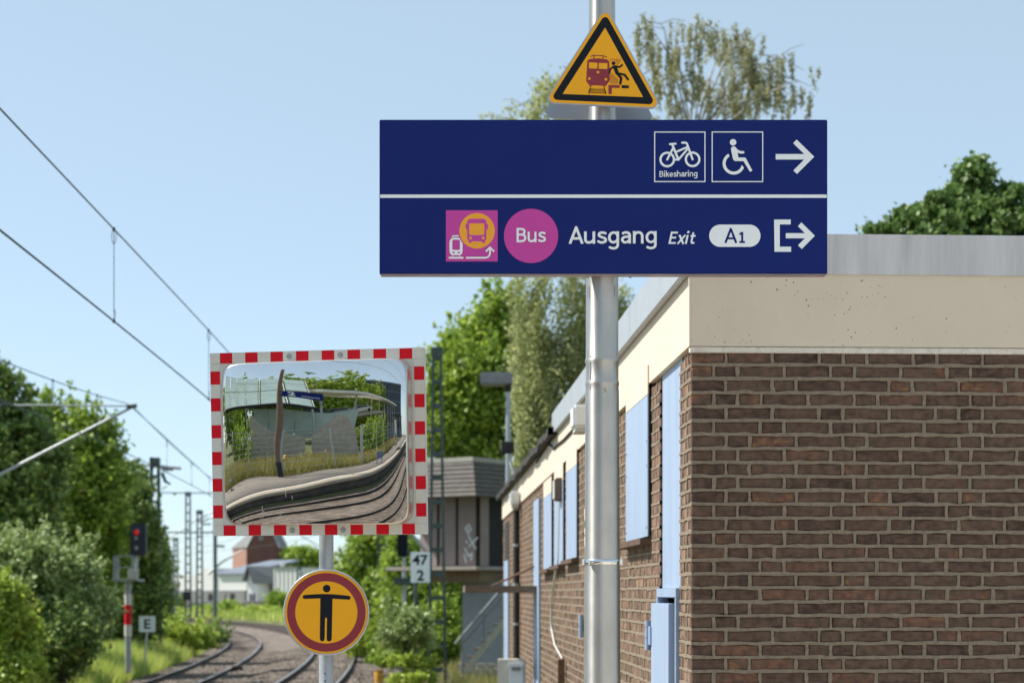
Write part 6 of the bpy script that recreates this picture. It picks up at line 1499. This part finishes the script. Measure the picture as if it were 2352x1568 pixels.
# dark glass office and shelter
of = thing('dark_office_building', tuple(mp(25, 120, 0)), 'dark glazed office building behind the platform roof, seen in the mirror', 'building')
P = [mp(31.5, 115, 0), mp(13, 130, 0)]; d_ = (P[1] - P[0]).normalized(); n_ = Vector((d_.y, -d_.x, 0)); n_ = n_ if n_.dot(P[0] - mp(0, 0, 0)) > 0 else -n_
MB().prism([P[0], P[1], P[1] + n_ * 14, P[0] + n_ * 14], (0, 0, 23)).build('wall', m_towerblue, of)
for i in range(10):
    for j in range(4):
        a = P[0].lerp(P[1], (i + 0.08) / 10) - n_ * 0.06; c = P[0].lerp(P[1], (i + 0.92) / 10) - n_ * 0.06; z0 = 2 + 5.2 * j
        MB().prism([a + Vector((0, 0, z0)), c + Vector((0, 0, z0)), c + Vector((0, 0, z0 + 4.4)), a + Vector((0, 0, z0 + 4.4))], -n_ * 0.05).build('window', m_glassdark, of)
sh = thing('waiting_shelter', tuple(mp(15.5, 46, OZ)), 'dark framed glass waiting shelter at the right edge of the mirror', 'shelter')
for az, d in ((18.2, 43), (16.6, 50), (13.8, 44), (12.6, 51)): p = mp(az, d, OZ); MB().tube([p, p + Vector((0, 0, 3.4))], 0.07, 8).build('post', m_steel, sh)
MB().prism([mp(18.6, 42.5, OZ + 3.4), mp(13.4, 43.5, OZ + 3.4), mp(12.2, 51.5, OZ + 3.4), mp(16.4, 50.5, OZ + 3.4)], (0, 0, 0.2)).build('roof', m_dark, sh)
MB().prism([mp(18.0, 43.2, OZ + 0.4), mp(16.7, 49.8, OZ + 0.4), mp(16.7, 49.8, OZ + 3.0), mp(18.0, 43.2, OZ + 3.0)], (0.03, 0, 0)).build('pane', m_glassdark, sh)
# greenery behind the fence
def reg_m(n):
    u = rng.random(n) * (len(fpts) - 1.001); i = u.astype(int); f = u - i; A_ = np.array([tuple(p) for p in fpts]); p = A_[i] * (1 - f[:, None]) + A_[i + 1] * f[:, None]
    d = p[:, :2] - np.array([-0.97, 9.55]); d /= np.linalg.norm(d, axis=1, keepdims=True); p[:, :2] += d * rng.uniform(-0.3, 6, n)[:, None]; return p[:, 0], p[:, 1]
grass('fence_grass', 30000, reg_m, 0.3, 1.0, m_grass_dry, 'dry meadow grass behind the platform fence, seen in the mirror', 0.03, lambda x, y: np.full(len(x), OZ - 0.1))
x_, y_ = reg_m(260); C = np.stack([x_, y_, OZ + rng.uniform(0.5, 1.0, len(x_))], 1); V, F = leaf_quads(C, 0.07, 1.0); tag(fast_mesh('yellow_flowers', V, F, m_flower), 'yellow wildflowers among the fence grass, seen in the mirror', 'flowers', kind='stuff')
for i, (az, d, rx, h_, mt, lab) in enumerate(((58, 75, 9, 15, m_leaf_green, 'leftmost tree of the row along the mirror top'), (50, 88, 11, 20, m_leaf_green, 'second tree from the left in the row along the mirror top'), (43.5, 92, 11, 22, m_leaf_lime, 'third tree from the left in the row along the mirror top'), (38, 86, 10, 22, m_leaf_green, 'tall tree right above the number sign in the mirror'), (33, 90, 9, 21, m_leaf_lime, 'tree right of the number sign in the mirror'), (28.5, 105, 9, 20, m_leaf_dark, 'dark tree before the glazed office in the mirror'))):
    c = mp(az, d, 0)
    tree('background_tree', lab, 'tree', (c.x, c.y, 0.0), [(c.x, c.y, h_ * 0.55, rx, rx, h_ * 0.42), (c.x + rx * 0.5, c.y, h_ * 0.45, rx * 0.7, rx * 0.7, h_ * 0.4), (c.x - rx * 0.5, c.y + 2, h_ * 0.5, rx * 0.7, rx * 0.7, h_ * 0.36)], 170, 60, 1.3, 0.42, mt, m_bark, 0.3, 5, group='trees behind the station seen in the mirror')
for i, (az, d, lab) in enumerate(((28.2, 42, 'green bush right of the concrete stair wall in the mirror'), (25.6, 47, 'green bush farther along the fence in the mirror'), (52.5, 30, 'low bush left of the concrete stair wall in the mirror'))):
    c = mp(az, d, 0.2); tree('leafy_bush', lab, 'bush', (c.x, c.y, 0.2), [(c.x, c.y, 1.9, 2.6, 2.0, 1.7)], 70, 70, 0.5, 0.13, m_leaf_green, m_bark, 0.08, 4)

for o_, a_, k_ in ((h, 38, 1.27), (hs, 30, 1.12), (wb_, 34, 1.2), (gw, 34, 1.2), (rb, 20, 1.06)):
    o_.rotation_euler = (0, 0, R(-a_)); o_.scale = (k_, 1, 1)
